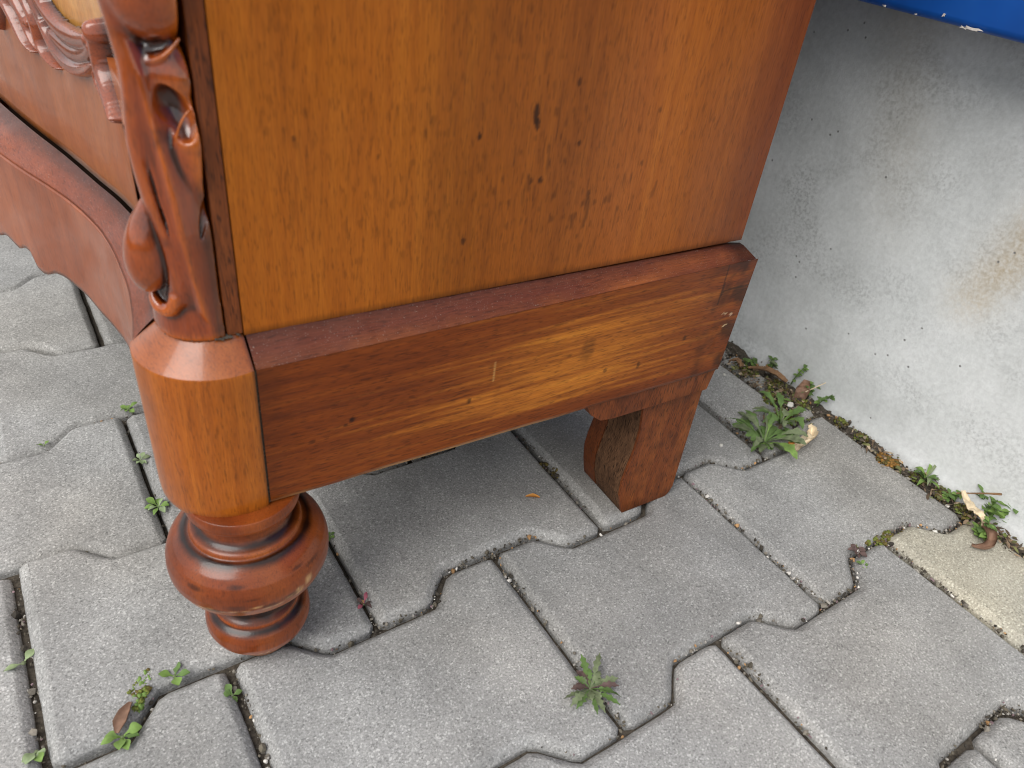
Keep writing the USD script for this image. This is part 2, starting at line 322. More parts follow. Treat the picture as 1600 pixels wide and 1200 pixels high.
usdkit.material(stage, '/World/Looks/grit', {
    'a': ('attribute', {'attribute': 'tone'}), 'p': ('principled_bsdf', {'roughness': 0.85, 'specular_ior_level': 0.3})}, [('a.color', 'p.base_color')], surface='p.BSDF')

# ------------------------------------------------------------------ ground
S = 60.0
def ground_sheet():
    # fine in the middle, one sheet out to the horizon
    xs = np.r_[-S, -6, np.linspace(-1.6, 1.2, 60), 6, S]; ys = np.r_[-S, -6, np.linspace(-2.0, 1.8, 70), 6, S]
    X, Y = np.meshgrid(xs, ys, indexing='ij')
    Z = -0.0110 + 0.004 * (fbm(np.stack([X * 14, Y * 14, 0 * X], -1), 4, 3) - 0.5)
    Z[np.abs(X) > 5] = -0.0125; Z[np.abs(Y) > 5] = -0.0125
    return grid_mesh(np.stack([X, Y, Z], -1))
tag(mesh('ground', ground_sheet(), 'soil', smooth=True), 'dark soil showing in the joints under the pavers', kind='structure')

# ------------------------------------------------------------------ pavement of interlocking blocks
PA, PB, PE = 0.2, 0.1413, 0.0112
WALL_X = 0.716
pavement = tag(UsdGeom.Xform.Define(stage, '/World/pavement').GetPrim(), 'grey interlocking concrete block pavement with weedy joints', kind='structure')
def paver_outline():
    L, he, hm = PA / 2 - 0.0022, PB / 2 + PE - 0.0012, PB / 2 - PE - 0.0012
    t0, t1 = 0.0625, 0.0415
    w = 0.0035                                   # the blocks sit shifted, so that one shoulder of each step gapes
    top = [(-L, he), (-t0, he), (-t1, hm), (t1 - w, hm), (t0 - w, he), (L, he)]
    return top + [(-a, -b) for a, b in top]
BASE = Polygon(paver_outline()).buffer(-0.0045, join_style=1).buffer(0.0045, join_style=1, quad_segs=4).buffer(0.003).buffer(-0.003, quad_segs=3)
def ring(poly, n_at):
    return np.array([poly.exterior.interpolate(t).coords[0] for t in n_at])
def resample(coords, step):
    ls = LineString(coords); n = max(int(ls.length / step), 16)
    return np.array([ls.interpolate(k / n, normalized=True).coords[0] for k in range(n)])
def paver_mesh(poly, seed, tilt, z, near):
    r = np.random.default_rng(seed)
    step = 0.007 if near else 0.02
    pts = resample(poly.exterior.coords, step)
    nrm = np.roll(pts, -1, 0) - np.roll(pts, 1, 0); nrm = np.c_[nrm[:, 1], -nrm[:, 0]]; nrm /= np.linalg.norm(nrm, axis=1, keepdims=True) + 1e-9
    if poly.exterior.is_ccw: nrm = -nrm          # inward
    c = np.c_[pts, np.zeros(len(pts))]
    j = (fbm(c * 140 + seed * 3.1, 3, seed) - 0.5) * 0.0016
    j2 = (fbm(c * 70 + seed * 1.7, 3, seed + 5) - 0.5) * 0.0026
    rings, zs = [], []
    for ins, dz, a in ((0.0, -0.034, 0.3), (0.0, -0.0064, 1.0), (0.0011, -0.0044, 1.0), (0.0044, -0.0012, 0.7), (0.0068, -0.00005, 0.5)):
        rings.append(pts + nrm * (ins + (j * a + j2 * 0.8 * (ins > 0.003))[:, None] )); zs.append(dz)
    n = len(pts); V = []
    for q, dz in zip(rings, zs):
        V.append(np.c_[q, np.full(n, dz) + (j * 0.8 if -0.03 < dz < 0 else 0)])
    V = np.vstack(V); F = []
    ccw = poly.exterior.is_ccw
    for k in range(len(rings) - 1):
        a = np.arange(n) + k * n; b = np.roll(np.arange(n), -1) + k * n
        q = np.vstack([np.c_[a, b, b + n], np.c_[a, b + n, a + n]])
        F.append(q if ccw else q[:, ::-1])
    tp = Polygon(rings[-1])
    if not tp.is_valid: tp = Polygon(rings[-1]).buffer(0)
    v2, f2 = trimesh.creation.triangulate_polygon(Polygon(rings[-1]), engine='earcut')
    base = (len(rings) - 1) * n
    d = ((v2[:, None] - rings[-1][None]) ** 2).sum(-1).argmin(1) + base
    f2 = d[f2]
    cr = np.cross(V[f2[:, 1]] - V[f2[:, 0]], V[f2[:, 2]] - V[f2[:, 0]])[:, 2]
    f2[cr < 0] = f2[cr < 0][:, ::-1]
    F.append(f2)
    V[:, 2] += z + V[:, 0] * tilt[0] + V[:, 1] * tilt[1]
    return V, np.vstack(F)
LIMIT = sbox(-3, -3, 0.7025, 3)
row_shift = {3: -0.010, 4: 0.012, 5: 0.030, 2: -0.02, 6: 0.01, 1: -0.005}
n_pav = 0; PIECES = []
for r in range(-9, 13):
    for k in range(-8, 5):
        u0 = k + 0.5 * (r % 2 == 0) + row_shift.get(r, 0.0)
        cx, cy = (u0 + 0.5) * PA, -(r + 0.5) * PB
        if cx > 0.82 or cx < -1.5: continue
        rr = np.random.default_rng(1000 + (r + 20) * 50 + k)
        poly = affinity.translate(affinity.rotate(BASE, rr.normal(0, 0.25)), cx + rr.normal(0, 0.0006), cy + rr.normal(0, 0.0005))
        near = -0.35 < cx < 0.85 and -1.0 < cy < 0.3
        poly = poly.intersection(LIMIT)
        if poly.is_empty: continue
        pieces = [poly]
        if cx + 0.1 > 0.665 and cy > -0.56 and near:              # blocks split along the wall beside the chest
            xs = 0.664 if cy < -0.5 else 0.668
            pieces = [poly.intersection(sbox(-3, -3, xs, 3)), poly.intersection(sbox(xs + 0.006, -3, 0.698, 3))]
        for pc in pieces:
            if pc.is_empty or pc.geom_type != 'Polygon' or pc.area < 2.5e-4: continue
            o = np.array([pc.centroid.x, pc.centroid.y]); PIECES.append(pc)
            loc = affinity.translate(pc, -o[0], -o[1]).simplify(0.0001)
            tilt = rr.normal(0, 0.006, 2)
            z = rr.normal(-0.0006, 0.0009)
            V, F = paver_mesh(loc, 77 + n_pav, tilt, z, near)
            beige = (r == 5 and k == 3)
            mesh('paver', (V + [o[0], o[1], 0], F), 'paver_beige' if beige else 'paver_grey', pavement, smooth=30)
            if beige: stage.GetPrimAtPath('/World/pavement/' + ('paver' if n_pav == 0 else f'paver_{n_pav:03d}')).SetCustomDataByKey('label', 'sandy beige paver at the foot of the wall')
            n_pav += 1

# ------------------------------------------------------------------ concrete wall and blue panel
def wall_mesh():
    ys = np.linspace(-1.6, 1.6, 260); zs = np.linspace(-0.06, 0.372, 60)
    Y, Z = np.meshgrid(ys, zs, indexing='ij')
    bulge = 0.0016 * (fbm(np.stack([Y * 9, Z * 9, 0 * Y], -1), 4, 11) - 0.5)
    foot = -0.003 * np.clip(1 - Z / 0.012, 0, 1.2) * (0.4 + 1.2 * fbm(np.stack([Y * 40, 0 * Y, Z * 20], -1), 3, 5))
    front = np.stack([WALL_X + bulge + foot, Y, Z], -1)
    v, f = grid_mesh(front)
    # stain: rusty run-off and grey smears with a shape of their own
    y, z = v[:, 1], v[:, 2]
    yc = -0.640 + (z - 0.21) * -0.22 + 0.02 * (fbm(np.c_[y * 0, z * 25, z * 0], 3, 4) - .5)
    st = np.exp(-((y - yc) / 0.020) ** 2) * np.clip((z - 0.135) / 0.05, 0, 1) * np.clip((0.30 - z) / 0.06, 0, 1)
    st *= 0.35 + 1.0 * fbm(v * 60, 3, 21)
    yc2 = -0.50 + (z - 0.3) * 0.3
    st = np.maximum(st, 0.25 * np.exp(-((y - yc2) / 0.03) ** 2) * np.clip((z - 0.16) / 0.1, 0, 1))
    sm = np.clip((fbm(v * 16, 4, 8) - 0.46) * 4, 0, 1)
    tone = np.c_[np.clip(st, 0, 1), sm, sm * 0]
    # close the body behind
    b0 = len(v)
    back = trimesh.creation.box(bounds=[[WALL_X + 0.012, -1.6, -0.06], [0.92, 1.6, 0.3715]])
    v = np.vstack([v, back.vertices]); f = np.vstack([f[:, ::-1] if True else f, back.faces + b0])
    tone = np.vstack([tone, np.zeros((8, 3))])
    return v, f, tone
v, f, t = wall_mesh()
fn = np.cross(v[f[0, 1]] - v[f[0, 0]], v[f[0, 2]] - v[f[0, 0]])
if fn[0] > 0: f[:-12] = f[:-12][:, ::-1]
wall = thing('concrete_wall', 'smooth pale concrete retaining wall with small pores and a yellowish stain', 'wall')
mesh('wall_face', (v, f), 'concrete_wall', wall, smooth=True, tone=t)
blue = thing('metal_container', 'bright blue painted metal container side overhanging the concrete wall', 'container')
def blue_panel():
    r = 0.006; pts = []
    prof = [(0.9, 0.3665), (0.65 + r, 0.3665)] + [(0.65 + r - r * math.sin(a), 0.3665 + r - r * math.cos(a)) for a in np.linspace(0.2, math.pi / 2, 6)] + [(0.650, 1.25), (0.9, 1.25)]
    ys = np.linspace(-1.7, 1.7, 200)
    P = np.array([[[x, y, z] for x, z in prof] for y in ys])
    P[:, 1:-2, 2] += 0.0012 * (fbm(np.stack([P[:, 1:-2, 1] * 20, P[:, 1:-2, 0] * 3, P[:, 1:-2, 2]], -1), 3, 9) - 0.5)
    return grid_mesh(P)
v, f = blue_panel()
tm = trimesh.Trimesh(v, f, process=False)
k = np.argmin(np.abs(tm.triangles_center[:, 2] - 0.8)); 
if tm.face_normals[k][0] > 0: f = f[:, ::-1]
mesh('side_panel', (v, f), 'blue_paint', blue, smooth=40)

for k, (cy, cz, a, b) in enumerate(((-0.5660, 0.3682, 0.0054, 0.0009), (-0.5600, 0.3676, 0.0022, 0.0007), (-0.5430, 0.3720, 0.0014, 0.0012), (-0.4950, 0.3682, 0.0010, 0.0005), (-0.5220, 0.3679, 0.0012, 0.0004))):
    r_ = np.random.default_rng(60 + k); th = np.linspace(0, 2 * math.pi, 14, endpoint=False)
    rr_ = 1 + 0.35 * r_.normal(size=14)
    mesh('paint_chip', prism(np.c_[cy + a * rr_ * np.cos(th), cz + b * rr_ * np.sin(th)], 0.0006, 'x', 0.6493), 'chipped_primer', blue)
# ------------------------------------------------------------------ the chest of drawers
PHI = -0.0403
dvec = np.array([math.cos(PHI), math.sin(PHI)]); nvec = np.array([math.sin(PHI), -math.cos(PHI)])
AX = (0.1495, 0.523)
origin = dvec * AX[0] + nvec * AX[1]
chest = thing('chest_of_drawers', 'antique varnished wooden chest of drawers with carved corner column and bun foot', 'chest of drawers', (origin[0], origin[1], 0), PHI)
def L(d, s, z): return np.stack(np.broadcast_arrays(np.asarray(d, float) - AX[0], -(np.asarray(s, float) - AX[1]), np.asarray(z, float)), -1)
WID = 0.926                                       # distance between the two corner columns
TOP = 0.80

# side panel with its burn marks and worm-stained streaks
def spots(P2, lst):
    """darkening of stains: lst of (x, z, rx, rz, strength)."""
    t = np.ones(len(P2))
    for x, z, rx, rz, s in lst:
        q = ((P2[:, 0] - x) / rx) ** 2 + ((P2[:, 1] - z) / rz) ** 2
        wob = 0.5 * (meshkit.noise(np.c_[P2 * 900, 0 * P2[:, 0]], 3) - 0.5)
        t *= 1 - s * np.clip(1.4 - q - wob * 1.6, 0, 1)
    return t
def panel():
    xs = np.linspace(0.0108, 0.3450, 320); zs = np.r_[np.linspace(0.2362, 0.42, 230), np.linspace(0.425, TOP, 12)]
    X, Z = np.meshgrid(xs, zs, indexing='ij')
    Y = np.full_like(X, -0.0220)
    v, f = grid_mesh(np.stack([X, Y, Z], -1))
    P2 = v[:, [0, 2]]
    broad = fbm(np.c_[P2[:, 0] * 16, P2[:, 1] * 2.5, 0 * P2[:, 0]], 3, 2)
    t = 0.62 + 0.76 * broad
    redm = np.clip((P2[:, 0] - 0.13) / 0.1, 0, 1) * np.clip(fbm(np.c_[P2[:, 0] * 22, P2[:, 1] * 5, 0 * P2[:, 0]], 3, 14) * 2.2 - 0.6, 0, 1)
    fl = meshkit.noise(np.c_[P2[:, 0] * 620, P2[:, 1] * 150, 0 * P2[:, 0]], 31)
    dens = np.clip(fbm(np.c_[P2[:, 0] * 14, P2[:, 1] * 9, 0 * P2[:, 0]], 3, 17) * 2.2 - 1.15 + 1.1 * np.exp(-((P2[:, 0] - 0.21) / 0.06) ** 2 - ((P2[:, 1] - 0.27) / 0.05) ** 2), 0, 1)
    t *= 1 - 0.42 * np.clip((fl - 0.78) * 9, 0, 1) * dens
    t *= spots(P2, SPOTS)
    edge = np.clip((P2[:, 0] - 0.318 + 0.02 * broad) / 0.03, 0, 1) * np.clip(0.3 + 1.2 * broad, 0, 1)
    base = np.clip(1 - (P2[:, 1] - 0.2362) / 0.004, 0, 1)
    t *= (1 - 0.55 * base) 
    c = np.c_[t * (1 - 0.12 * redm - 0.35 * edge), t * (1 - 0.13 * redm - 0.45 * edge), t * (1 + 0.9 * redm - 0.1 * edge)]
    n = len(v)
    bx = box(0.0108, 0.3450, -0.0215, -0.004, 0.2362, TOP)
    return (np.vstack([v, bx.vertices]), np.vstack([f, bx.faces + n])), np.vstack([c, np.ones((8, 3)) * 0.8])
SPOTS = [(0.1633, 0.3322, 0.0017, 0.0055, 0.85), (0.1648, 0.3270, 0.0013, 0.0036, 0.8), (0.1315, 0.3232, 0.0011, 0.0022, 0.8), (0.1930, 0.3150, 0.0014, 0.0018, 0.6),
         (0.127, 0.268, 0.0013, 0.0022, 0.75), (0.0405, 0.329, 0.001, 0.0015, 0.6), (0.079, 0.318, 0.001, 0.0015, 0.5), (0.187, 0.347, 0.0014, 0.0024, 0.6),
         (0.165, 0.297, 0.0011, 0.0018, 0.6), (0.171, 0.297, 0.0012, 0.0022, 0.75), (0.205, 0.285, 0.0013, 0.003, 0.6), (0.245, 0.33, 0.001, 0.002, 0.5), (0.24, 0.30, 0.0011, 0.0022, 0.5)]
pg, pt = panel()
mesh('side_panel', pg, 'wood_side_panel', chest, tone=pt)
mesh('corner_stile', box(0.0030, 0.0106, -0.0217, 0.002, 0.2370, TOP, 0.0008), 'wood_stile', chest, tone=np.full((len(box(0.0030, 0.0106, -0.0217, 0.002, 0.2370, TOP, 0.0008).vertices), 3), 1.0))

# plinth board, dusty moulding, corner post
def plinth():
    xs = np.linspace(0.0114, 0.3480, 300); zs = np.linspace(0.1352, 0.2262, 110)
    X, Z = np.meshgrid(xs, zs, indexing='ij')
    w = (X - 0.0114) / 0.3366
    Zt = Z - (1 - (Z - 0.1352) / 0.091) * 0.001 * (fbm(np.stack([X * 30, 0 * X, 0 * X], -1), 3, 6) - .5)
    Zt = 0.1352 + (Zt - 0.1352) * (0.9820 + 0.040 * w)
    Y = -0.0365 + 0 * X
    Y = Y + 0.0014 * np.clip(1 - (Z - 0.1352) / 0.0035, 0, 1)
    Xs = X + (Z - 0.18) * 0.045 * (w > 0.99)
    v, f = grid_mesh(np.stack([Xs, Y, Zt], -1))
    x, z = X.ravel(), Z.ravel()
    warm = np.exp(-((x - 0.225) / 0.065) ** 2 - ((z - 0.188 - (x - .22) * 0.05) / 0.026) ** 2) * (0.45 + 1.1 * fbm(np.c_[x * 25, z * 130, 0 * x], 4, 4))
    warm += 0.55 * np.exp(-((x - 0.165) / 0.09) ** 2 - ((z - 0.158) / 0.010) ** 2) * fbm(np.c_[x * 18, z * 160, 0 * x], 4, 9) * 1.4
    warm = np.clip(warm, 0, 1.1)
    streak = fbm(np.c_[x * 15, z * 560, 0 * x], 4, 19)
    msk = np.exp(-((x - 0.215) / 0.105) ** 2 - ((z - 0.187 - (x - .22) * 0.05) / 0.033) ** 2) + 0.55 * np.exp(-((x - 0.19) / 0.11) ** 2 - ((z - 0.157) / 0.012) ** 2)
    warm = np.clip((msk * 1.0 + streak * 1.5 - 1.12) * 1.35, 0, 0.85) * (0.6 + 0.6 * fbm(np.c_[x * 30, z * 60, 0 * x], 3, 22)) + 0.18 * msk
    t = np.c_[0.72 + 1.05 * warm, 0.62 + 1.72 * warm, 0.7 + 2.0 * warm]
    dk = np.clip((x - 0.300) / 0.035, 0, 1) * np.clip(fbm(np.c_[x * 75, z * 75, 0 * x], 4, 7) * 4.2 - 1.75 + 0.6 * np.clip((z - .19) / .02, 0, 1), 0, 1)
    t *= (1 - 0.72 * dk)[:, None]
    t *= (1 - 0.5 * np.clip(1 - (x - 0.0114) / 0.02, 0, 1) * fbm(np.c_[x * 60, z * 30, 0 * x], 3, 41))[:, None]
    t *= spots(np.c_[x, z], [(0.0585, 0.1800, 0.0016, 0.0018, 0.85), (0.0545, 0.1775, 0.0011, 0.0011, 0.7), (0.131, 0.1705, 0.0015, 0.0024, 0.7), (0.036, 0.172, 0.002, 0.0013, 0.5), (0.233, 0.165, 0.0016, 0.002, 0.6), (0.262, 0.162, 0.0015, 0.003, 0.6), (0.300, 0.175, 0.0018, 0.002, 0.7), (0.215, 0.186, 0.006, 0.009, 0.35)])[:, None]
    raw = np.clip(1 - (z - 0.1352) / 0.0030, 0, 1)[:, None] * np.clip(fbm(np.c_[x * 50, 0 * x, 0 * x], 3, 12) * 2.2 - 0.35, 0, 1)[:, None]
    t *= (1 - 0.6 * np.clip((x - 0.222) / 0.004, 0, 1) * np.clip(1 - (z - 0.1352) / 0.0028, 0, 1))[:, None]
    raw = raw * np.clip((0.224 - x) / 0.01, 0, 1)[:, None]
    t = t * (1 - raw) + raw * np.array([1.7, 4.0, 18.0])
    scr = (np.abs(x - 0.1465 + (z - .19) * 0.02) < 0.0006) & (z > 0.181) & (z < 0.1945)
    t[scr] = [1.9, 3.8, 12.0]
    wob = 0.8 * (fbm(np.c_[x * 900, z * 900, 0 * x], 2, 3) - 0.5)
    for cx, cz, rx, rz_ in ((0.3335, 0.1868, 0.0026, 0.0010), (0.3400, 0.1850, 0.0011, 0.0022), (0.3372, 0.1768, 0.0016, 0.0008)):
        q = np.hypot((x - cx) / rx, (z - cz) / rz_) + 2.2 * wob; t[q < 0.8] = [2.0, 5.6, 34.0]
    jx = 0.3245 + 0.004 * (fbm(np.c_[0 * x, z * 70, 0 * x], 3, 44) - .5)
    t[(np.abs(x - jx) < 0.0009) & (z > 0.196)] *= 0.35
    t[(np.abs(z - 0.206 - 0.02 * (x - .32)) < 0.0008) & (x > 0.3245)] *= 0.45
    n = len(v)
    bx = box(0.0114, 0.3478, -0.0350, -0.0225, 0.1352, 0.2240)
    return (np.vstack([v, bx.vertices]), np.vstack([f, bx.faces + n])), np.vstack([t, np.ones((8, 3)) * 0.6])
pg, pt = plinth()
mesh('plinth_board', pg, 'wood_plinth', chest, tone=pt)
def moulding():
    xs = np.linspace(0.0114, 0.3480, 200)
    w = (xs - 0.0114) / 0.3366
    zlo = 0.1352 + 0.091 * (0.9820 + 0.040 * w) + 0.0002; zhi = 0.2366 - 0.0024 * w; yhi = -0.0215 - 0.0012 * w
    wear = 0.0010 * (fbm(np.c_[xs * 60, 0 * xs, 0 * xs], 3, 15) - 0.5)
    end = np.clip((xs - 0.334) / 0.014, 0, 1) * 0.0035
    rows = []
    for a in (-0.05, 0.0, 0.06, 0.5, 0.9, 1.0, 1.3):
        y = -0.0365 + (yhi + 0.0365) * np.clip(a, 0, 1) + (0.002 if a < 0 else 0) + (0.004 if a > 1 else 0)
        z = zlo + (zhi - zlo) * np.clip(a, 0, 1) - (0.0004 if a < 0 else 0)
        z = z + wear * (0 < a < 1.1) - end * np.clip(a, 0, 1) * 0.6
        rows.append(np.stack([xs, y, z], -1))
    P = np.array(rows)
    v, f = grid_mesh(P)
    a = np.repeat([-.05, 0, .06, .5, .9, 1, 1.3], len(xs)); x = np.tile(xs, 7)
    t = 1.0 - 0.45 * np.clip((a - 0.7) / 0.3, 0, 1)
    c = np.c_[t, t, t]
    worn = np.clip((x - 0.2) / 0.05, 0, 1) * (a > 0) * np.clip(fbm(np.c_[x * 24, a * 3, 0 * x], 3, 3) * 2.6 - 0.9, 0, 1)
    worn += 0.8 * ((a >= 0) & (a < 0.1)) * fbm(np.c_[x * 60, a, 0 * x], 3, 8)
    c = c * (1 + worn[:, None] * np.array([1.0, 1.3, 0.3]))
    dk = np.clip((x - 0.322) / 0.014, 0, 1)
    c *= (1 - 0.6 * dk)[:, None]
    return v, f, c
v, f, t = moulding()
tm = trimesh.Trimesh(v, f, process=False)
if tm.face_normals[:, 2].mean() < 0: f = f[:, ::-1]
# closing end cap
mesh('plinth_moulding', (v, f), 'wood_moulding', chest, tone=t)
mesh('moulding_end', prism([(-0.0362, 0.2272), (-0.0229, 0.2318), (-0.0215, 0.2318), (-0.0215, 0.2242), (-0.0362, 0.2262)], 0.0008, 'x', 0.3472), 'wood_stile', chest, tone=np.full((10, 3), 0.5))

def post_mesh():
    prof = [(0.001, 0.1292), (0.0335, 0.1292), (0.0352, 0.1298), (0.0366, 0.1312), (0.0375, 0.1335), (0.0378, 0.137)] + [(0.0380, z) for z in np.linspace(0.14, 0.2225, 26)] + [(0.0380, 0.2240), (0.0377, 0.2247)]
    prof += [(0.0377 - (0.0157) * a, 0.2247 + 0.0123 * a) for a in np.linspace(0.04, 1, 10)] + [(0.001, 0.2377)]
    V, F = lathe(prof, 160)
    mm = m3.Manifold(m3.Mesh(V.astype(np.float32), F.astype(np.uint32)))
    if mm.volume() < 0: mm = m3.Manifold(m3.Mesh(V.astype(np.float32), F[:, ::-1].astype(np.uint32)))
    cut = m3.Manifold.cube([0.08, 0.08, 0.3]).translate([0.0104 - 0.08, 0.0085 - 0.08, 0.1])
    mm = mm ^ cut
    q = mm.to_mesh(); return trimesh.Trimesh(q.vert_properties[:, :3], q.tri_verts, process=False)
pm = post_mesh()
sm_ = trimesh.graph.smooth_shade(pm, angle=math.radians(24), facet_minarea=None)
z = sm_.vertices[:, 2]; xx = sm_.vertices[:, 0]
t = np.ones(len(z))
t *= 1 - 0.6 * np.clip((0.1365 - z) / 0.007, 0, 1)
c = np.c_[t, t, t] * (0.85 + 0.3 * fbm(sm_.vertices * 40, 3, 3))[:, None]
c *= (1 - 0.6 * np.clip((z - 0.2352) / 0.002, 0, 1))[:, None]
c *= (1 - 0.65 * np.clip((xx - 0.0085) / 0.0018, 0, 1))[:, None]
fc = z[sm_.faces].mean(1) > 0.2247
for nm, mt, sel in (('corner_post', 'wood_post', ~fc), ('post_shoulder', 'wood_shoulder', fc)):
    ff = sm_.faces[sel]; uq, inv = np.unique(ff, return_inverse=True)
    mesh(nm, (sm_.vertices[uq], inv.reshape(-1, 3)), mt, chest, smooth=True, tone=c[uq])
mesh('dirt_line', box(0.0102, 0.0116, -0.0352, -0.02, 0.1353, 0.2235), 'soil', chest)  # dark strip filling the joint between post and plinth
# old glue and dust caught under the carved column
def crumbs(n, seed, R0, R1, a0, a1, z0):
    r = np.random.default_rng(seed); out = []
    for _ in range(n):
        a = r.uniform(a0, a1); R = r.uniform(R0, R1)
        s = r.uniform(0.0003, 0.0010)
        m = trimesh.creation.icosphere(subdivisions=1, radius=1)
        m.vertices = m.vertices * [s * r.uniform(.8, 2), s, s * 0.6] * (1 + 0.3 * r.normal(size=(len(m.vertices), 1)))
        m.apply_transform(trimesh.transformations.rotation_matrix(a, [0, 0, 1]))
        m.apply_translation([R * math.cos(a), R * math.sin(a), z0 + (R1 - R) * 0.5])
        out.append(m)
    return trimesh.util.concatenate(out)
tag(mesh('dust_line', crumbs(70, 3, 0.0212, 0.0232, math.radians(185), math.radians(295), 0.2372), 'soil', chest), kind='stuff')

# bun foot
def foot_profile():
    key = [(0.0190, 0.0), (0.0205, 0.003), (0.0258, 0.0125), (0.0284, 0.0147), (0.0312, 0.0185), (0.0330, 0.0240), (0.0328, 0.0300), (0.0312, 0.0345), (0.0284, 0.0368), (0.0262, 0.0374),
           (0.0257, 0.0379), (0.0257, 0.0398), (0.0250, 0.0409), (0.0238, 0.0415), (0.0222, 0.0432), (0.0212, 0.0470), (0.0210, 0.0520), (0.0216, 0.0590), (0.0245, 0.0632), (0.0310, 0.0655),
           (0.0390, 0.0687), (0.0452, 0.0743), (0.0486, 0.0818), (0.0490, 0.0868), (0.0484, 0.0922), (0.0464, 0.0977), (0.0430, 0.1022), (0.0385, 0.1056), (0.0340, 0.1072), (0.0316, 0.1075),
           (0.0311, 0.1080), (0.0311, 0.1096), (0.0303, 0.1106), (0.0284, 0.1112), (0.0258, 0.1128), (0.0244, 0.1155), (0.0240, 0.1190), (0.0246, 0.1222), (0.0266, 0.1238),
           (0.0294, 0.1246), (0.0309, 0.1262), (0.0314, 0.1290), (0.0312, 0.1318), (0.0303, 0.1342)]
    key = np.array(key)
    ball = (key[:, 1] > 0.062) & (key[:, 1] < 0.1060); key[ball, 0] = 0.0235 + (key[ball, 0] - 0.0235) * 0.885
    low = key[:, 1] < 0.037; key[low, 0] *= 0.965
    out = [key[0]]
    for a, b in zip(key[:-1], key[1:]):
        n = max(1, int(np.linalg.norm(b - a) / 0.0008))
        out += [a + (b - a) * q / n for q in range(1, n + 1)]
    out = np.array(out)
    out[1:-1] = (out[:-2] + 2 * out[1:-1] + out[2:]) / 4
    return out
FX, FY = 0.0010, -0.0152
def make_foot(parent, x, y):
    V, F = lathe(foot_profile(), 128, x, y)
    z = V[:, 2]; R = np.hypot(V[:, 0] - x, V[:, 1] - y)
    ang = np.arctan2(V[:, 1] - y, V[:, 0] - x)
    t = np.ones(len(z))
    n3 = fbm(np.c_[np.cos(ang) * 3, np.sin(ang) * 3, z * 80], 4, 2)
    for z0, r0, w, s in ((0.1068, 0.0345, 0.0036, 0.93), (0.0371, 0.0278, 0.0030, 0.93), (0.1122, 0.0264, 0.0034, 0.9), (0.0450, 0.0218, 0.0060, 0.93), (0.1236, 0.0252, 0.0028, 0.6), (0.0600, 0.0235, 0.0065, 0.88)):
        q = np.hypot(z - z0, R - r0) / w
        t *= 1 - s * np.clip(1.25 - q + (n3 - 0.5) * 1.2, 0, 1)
    c = np.c_[t, t, t]
    ringm = (np.abs(z - 0.1092) < 0.0014) & (R > 0.0300) & (R < 0.0316); c[ringm] = [1.25, 1.35, 1.2]
    ringm = (np.abs(z - 0.0393) < 0.0012) & (R > 0.0246) & (R < 0.0260); c[ringm] = [1.3, 1.3, 1.2]
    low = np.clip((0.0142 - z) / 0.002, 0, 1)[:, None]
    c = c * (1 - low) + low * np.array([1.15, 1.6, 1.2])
    lit = np.clip((0.0845 - z) / 0.012, 0, 1) * np.clip((z - 0.0665) / 0.004, 0, 1)  # lit band on the lower half of the ball, painted into the tone
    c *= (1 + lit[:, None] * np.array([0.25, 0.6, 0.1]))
    # knocks: bare wood chips and dark scuffs on the ball
    r = np.random.default_rng(4)
    chips = [(-1.22, 0.0835, 0.0026, 0.0034), (-1.06, 0.0865, 0.0022, 0.0040)] + [(a, 0.0812 + r.normal(0, 0.0012), r.uniform(0.0012, 0.0032), r.uniform(0.0006, 0.0011)) for a in np.linspace(-2.45, -1.35, 9)] + [(a, 0.0185 + r.normal(0, 0.001), r.uniform(0.0008, 0.002), 0.0006) for a in np.linspace(-2.3, -0.9, 10)]
    for a, zz, ra, rz in chips:
        q = ((ang - a) * R / ra) ** 2 + ((z - zz) / rz) ** 2 + (n3 - .5) * 1.5
        k = np.clip(1.3 - q, 0, 1)[:, None]; c = c * (1 - k) + k * np.array([2.5, 6.5, 16.0])
    for a, zz, ra, rz in [(-1.95, 0.0850, 0.007, 0.0030), (-1.6, 0.0825, 0.006, 0.0018), (-1.35, 0.0835, 0.007, 0.0022), (-2.25, 0.0810, 0.006, 0.0016), (-0.9, 0.0960, 0.007, 0.0016), (-1.8, 0.0905, 0.005, 0.0012), (-1.15, 0.0990, 0.004, 0.001), (-2.5, 0.0950, 0.006, 0.002), (-2.0, 0.0990, 0.006, 0.0015)]:
        q = ((ang - a) * R / ra) ** 2 + ((z - zz) / rz) ** 2 + (n3 - .5) * 2.5
        c *= (1 - 0.6 * np.clip(1.2 - q, 0, 1))[:, None]
    c *= (0.72 + 0.56 * fbm(V * 60, 4, 12))[:, None]
    tm = trimesh.Trimesh(V, F, process=False)
    if tm.volume < 0: F = F[:, ::-1]
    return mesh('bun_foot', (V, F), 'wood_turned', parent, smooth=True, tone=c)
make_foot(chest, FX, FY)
make_foot(chest, FX, WID - FY)

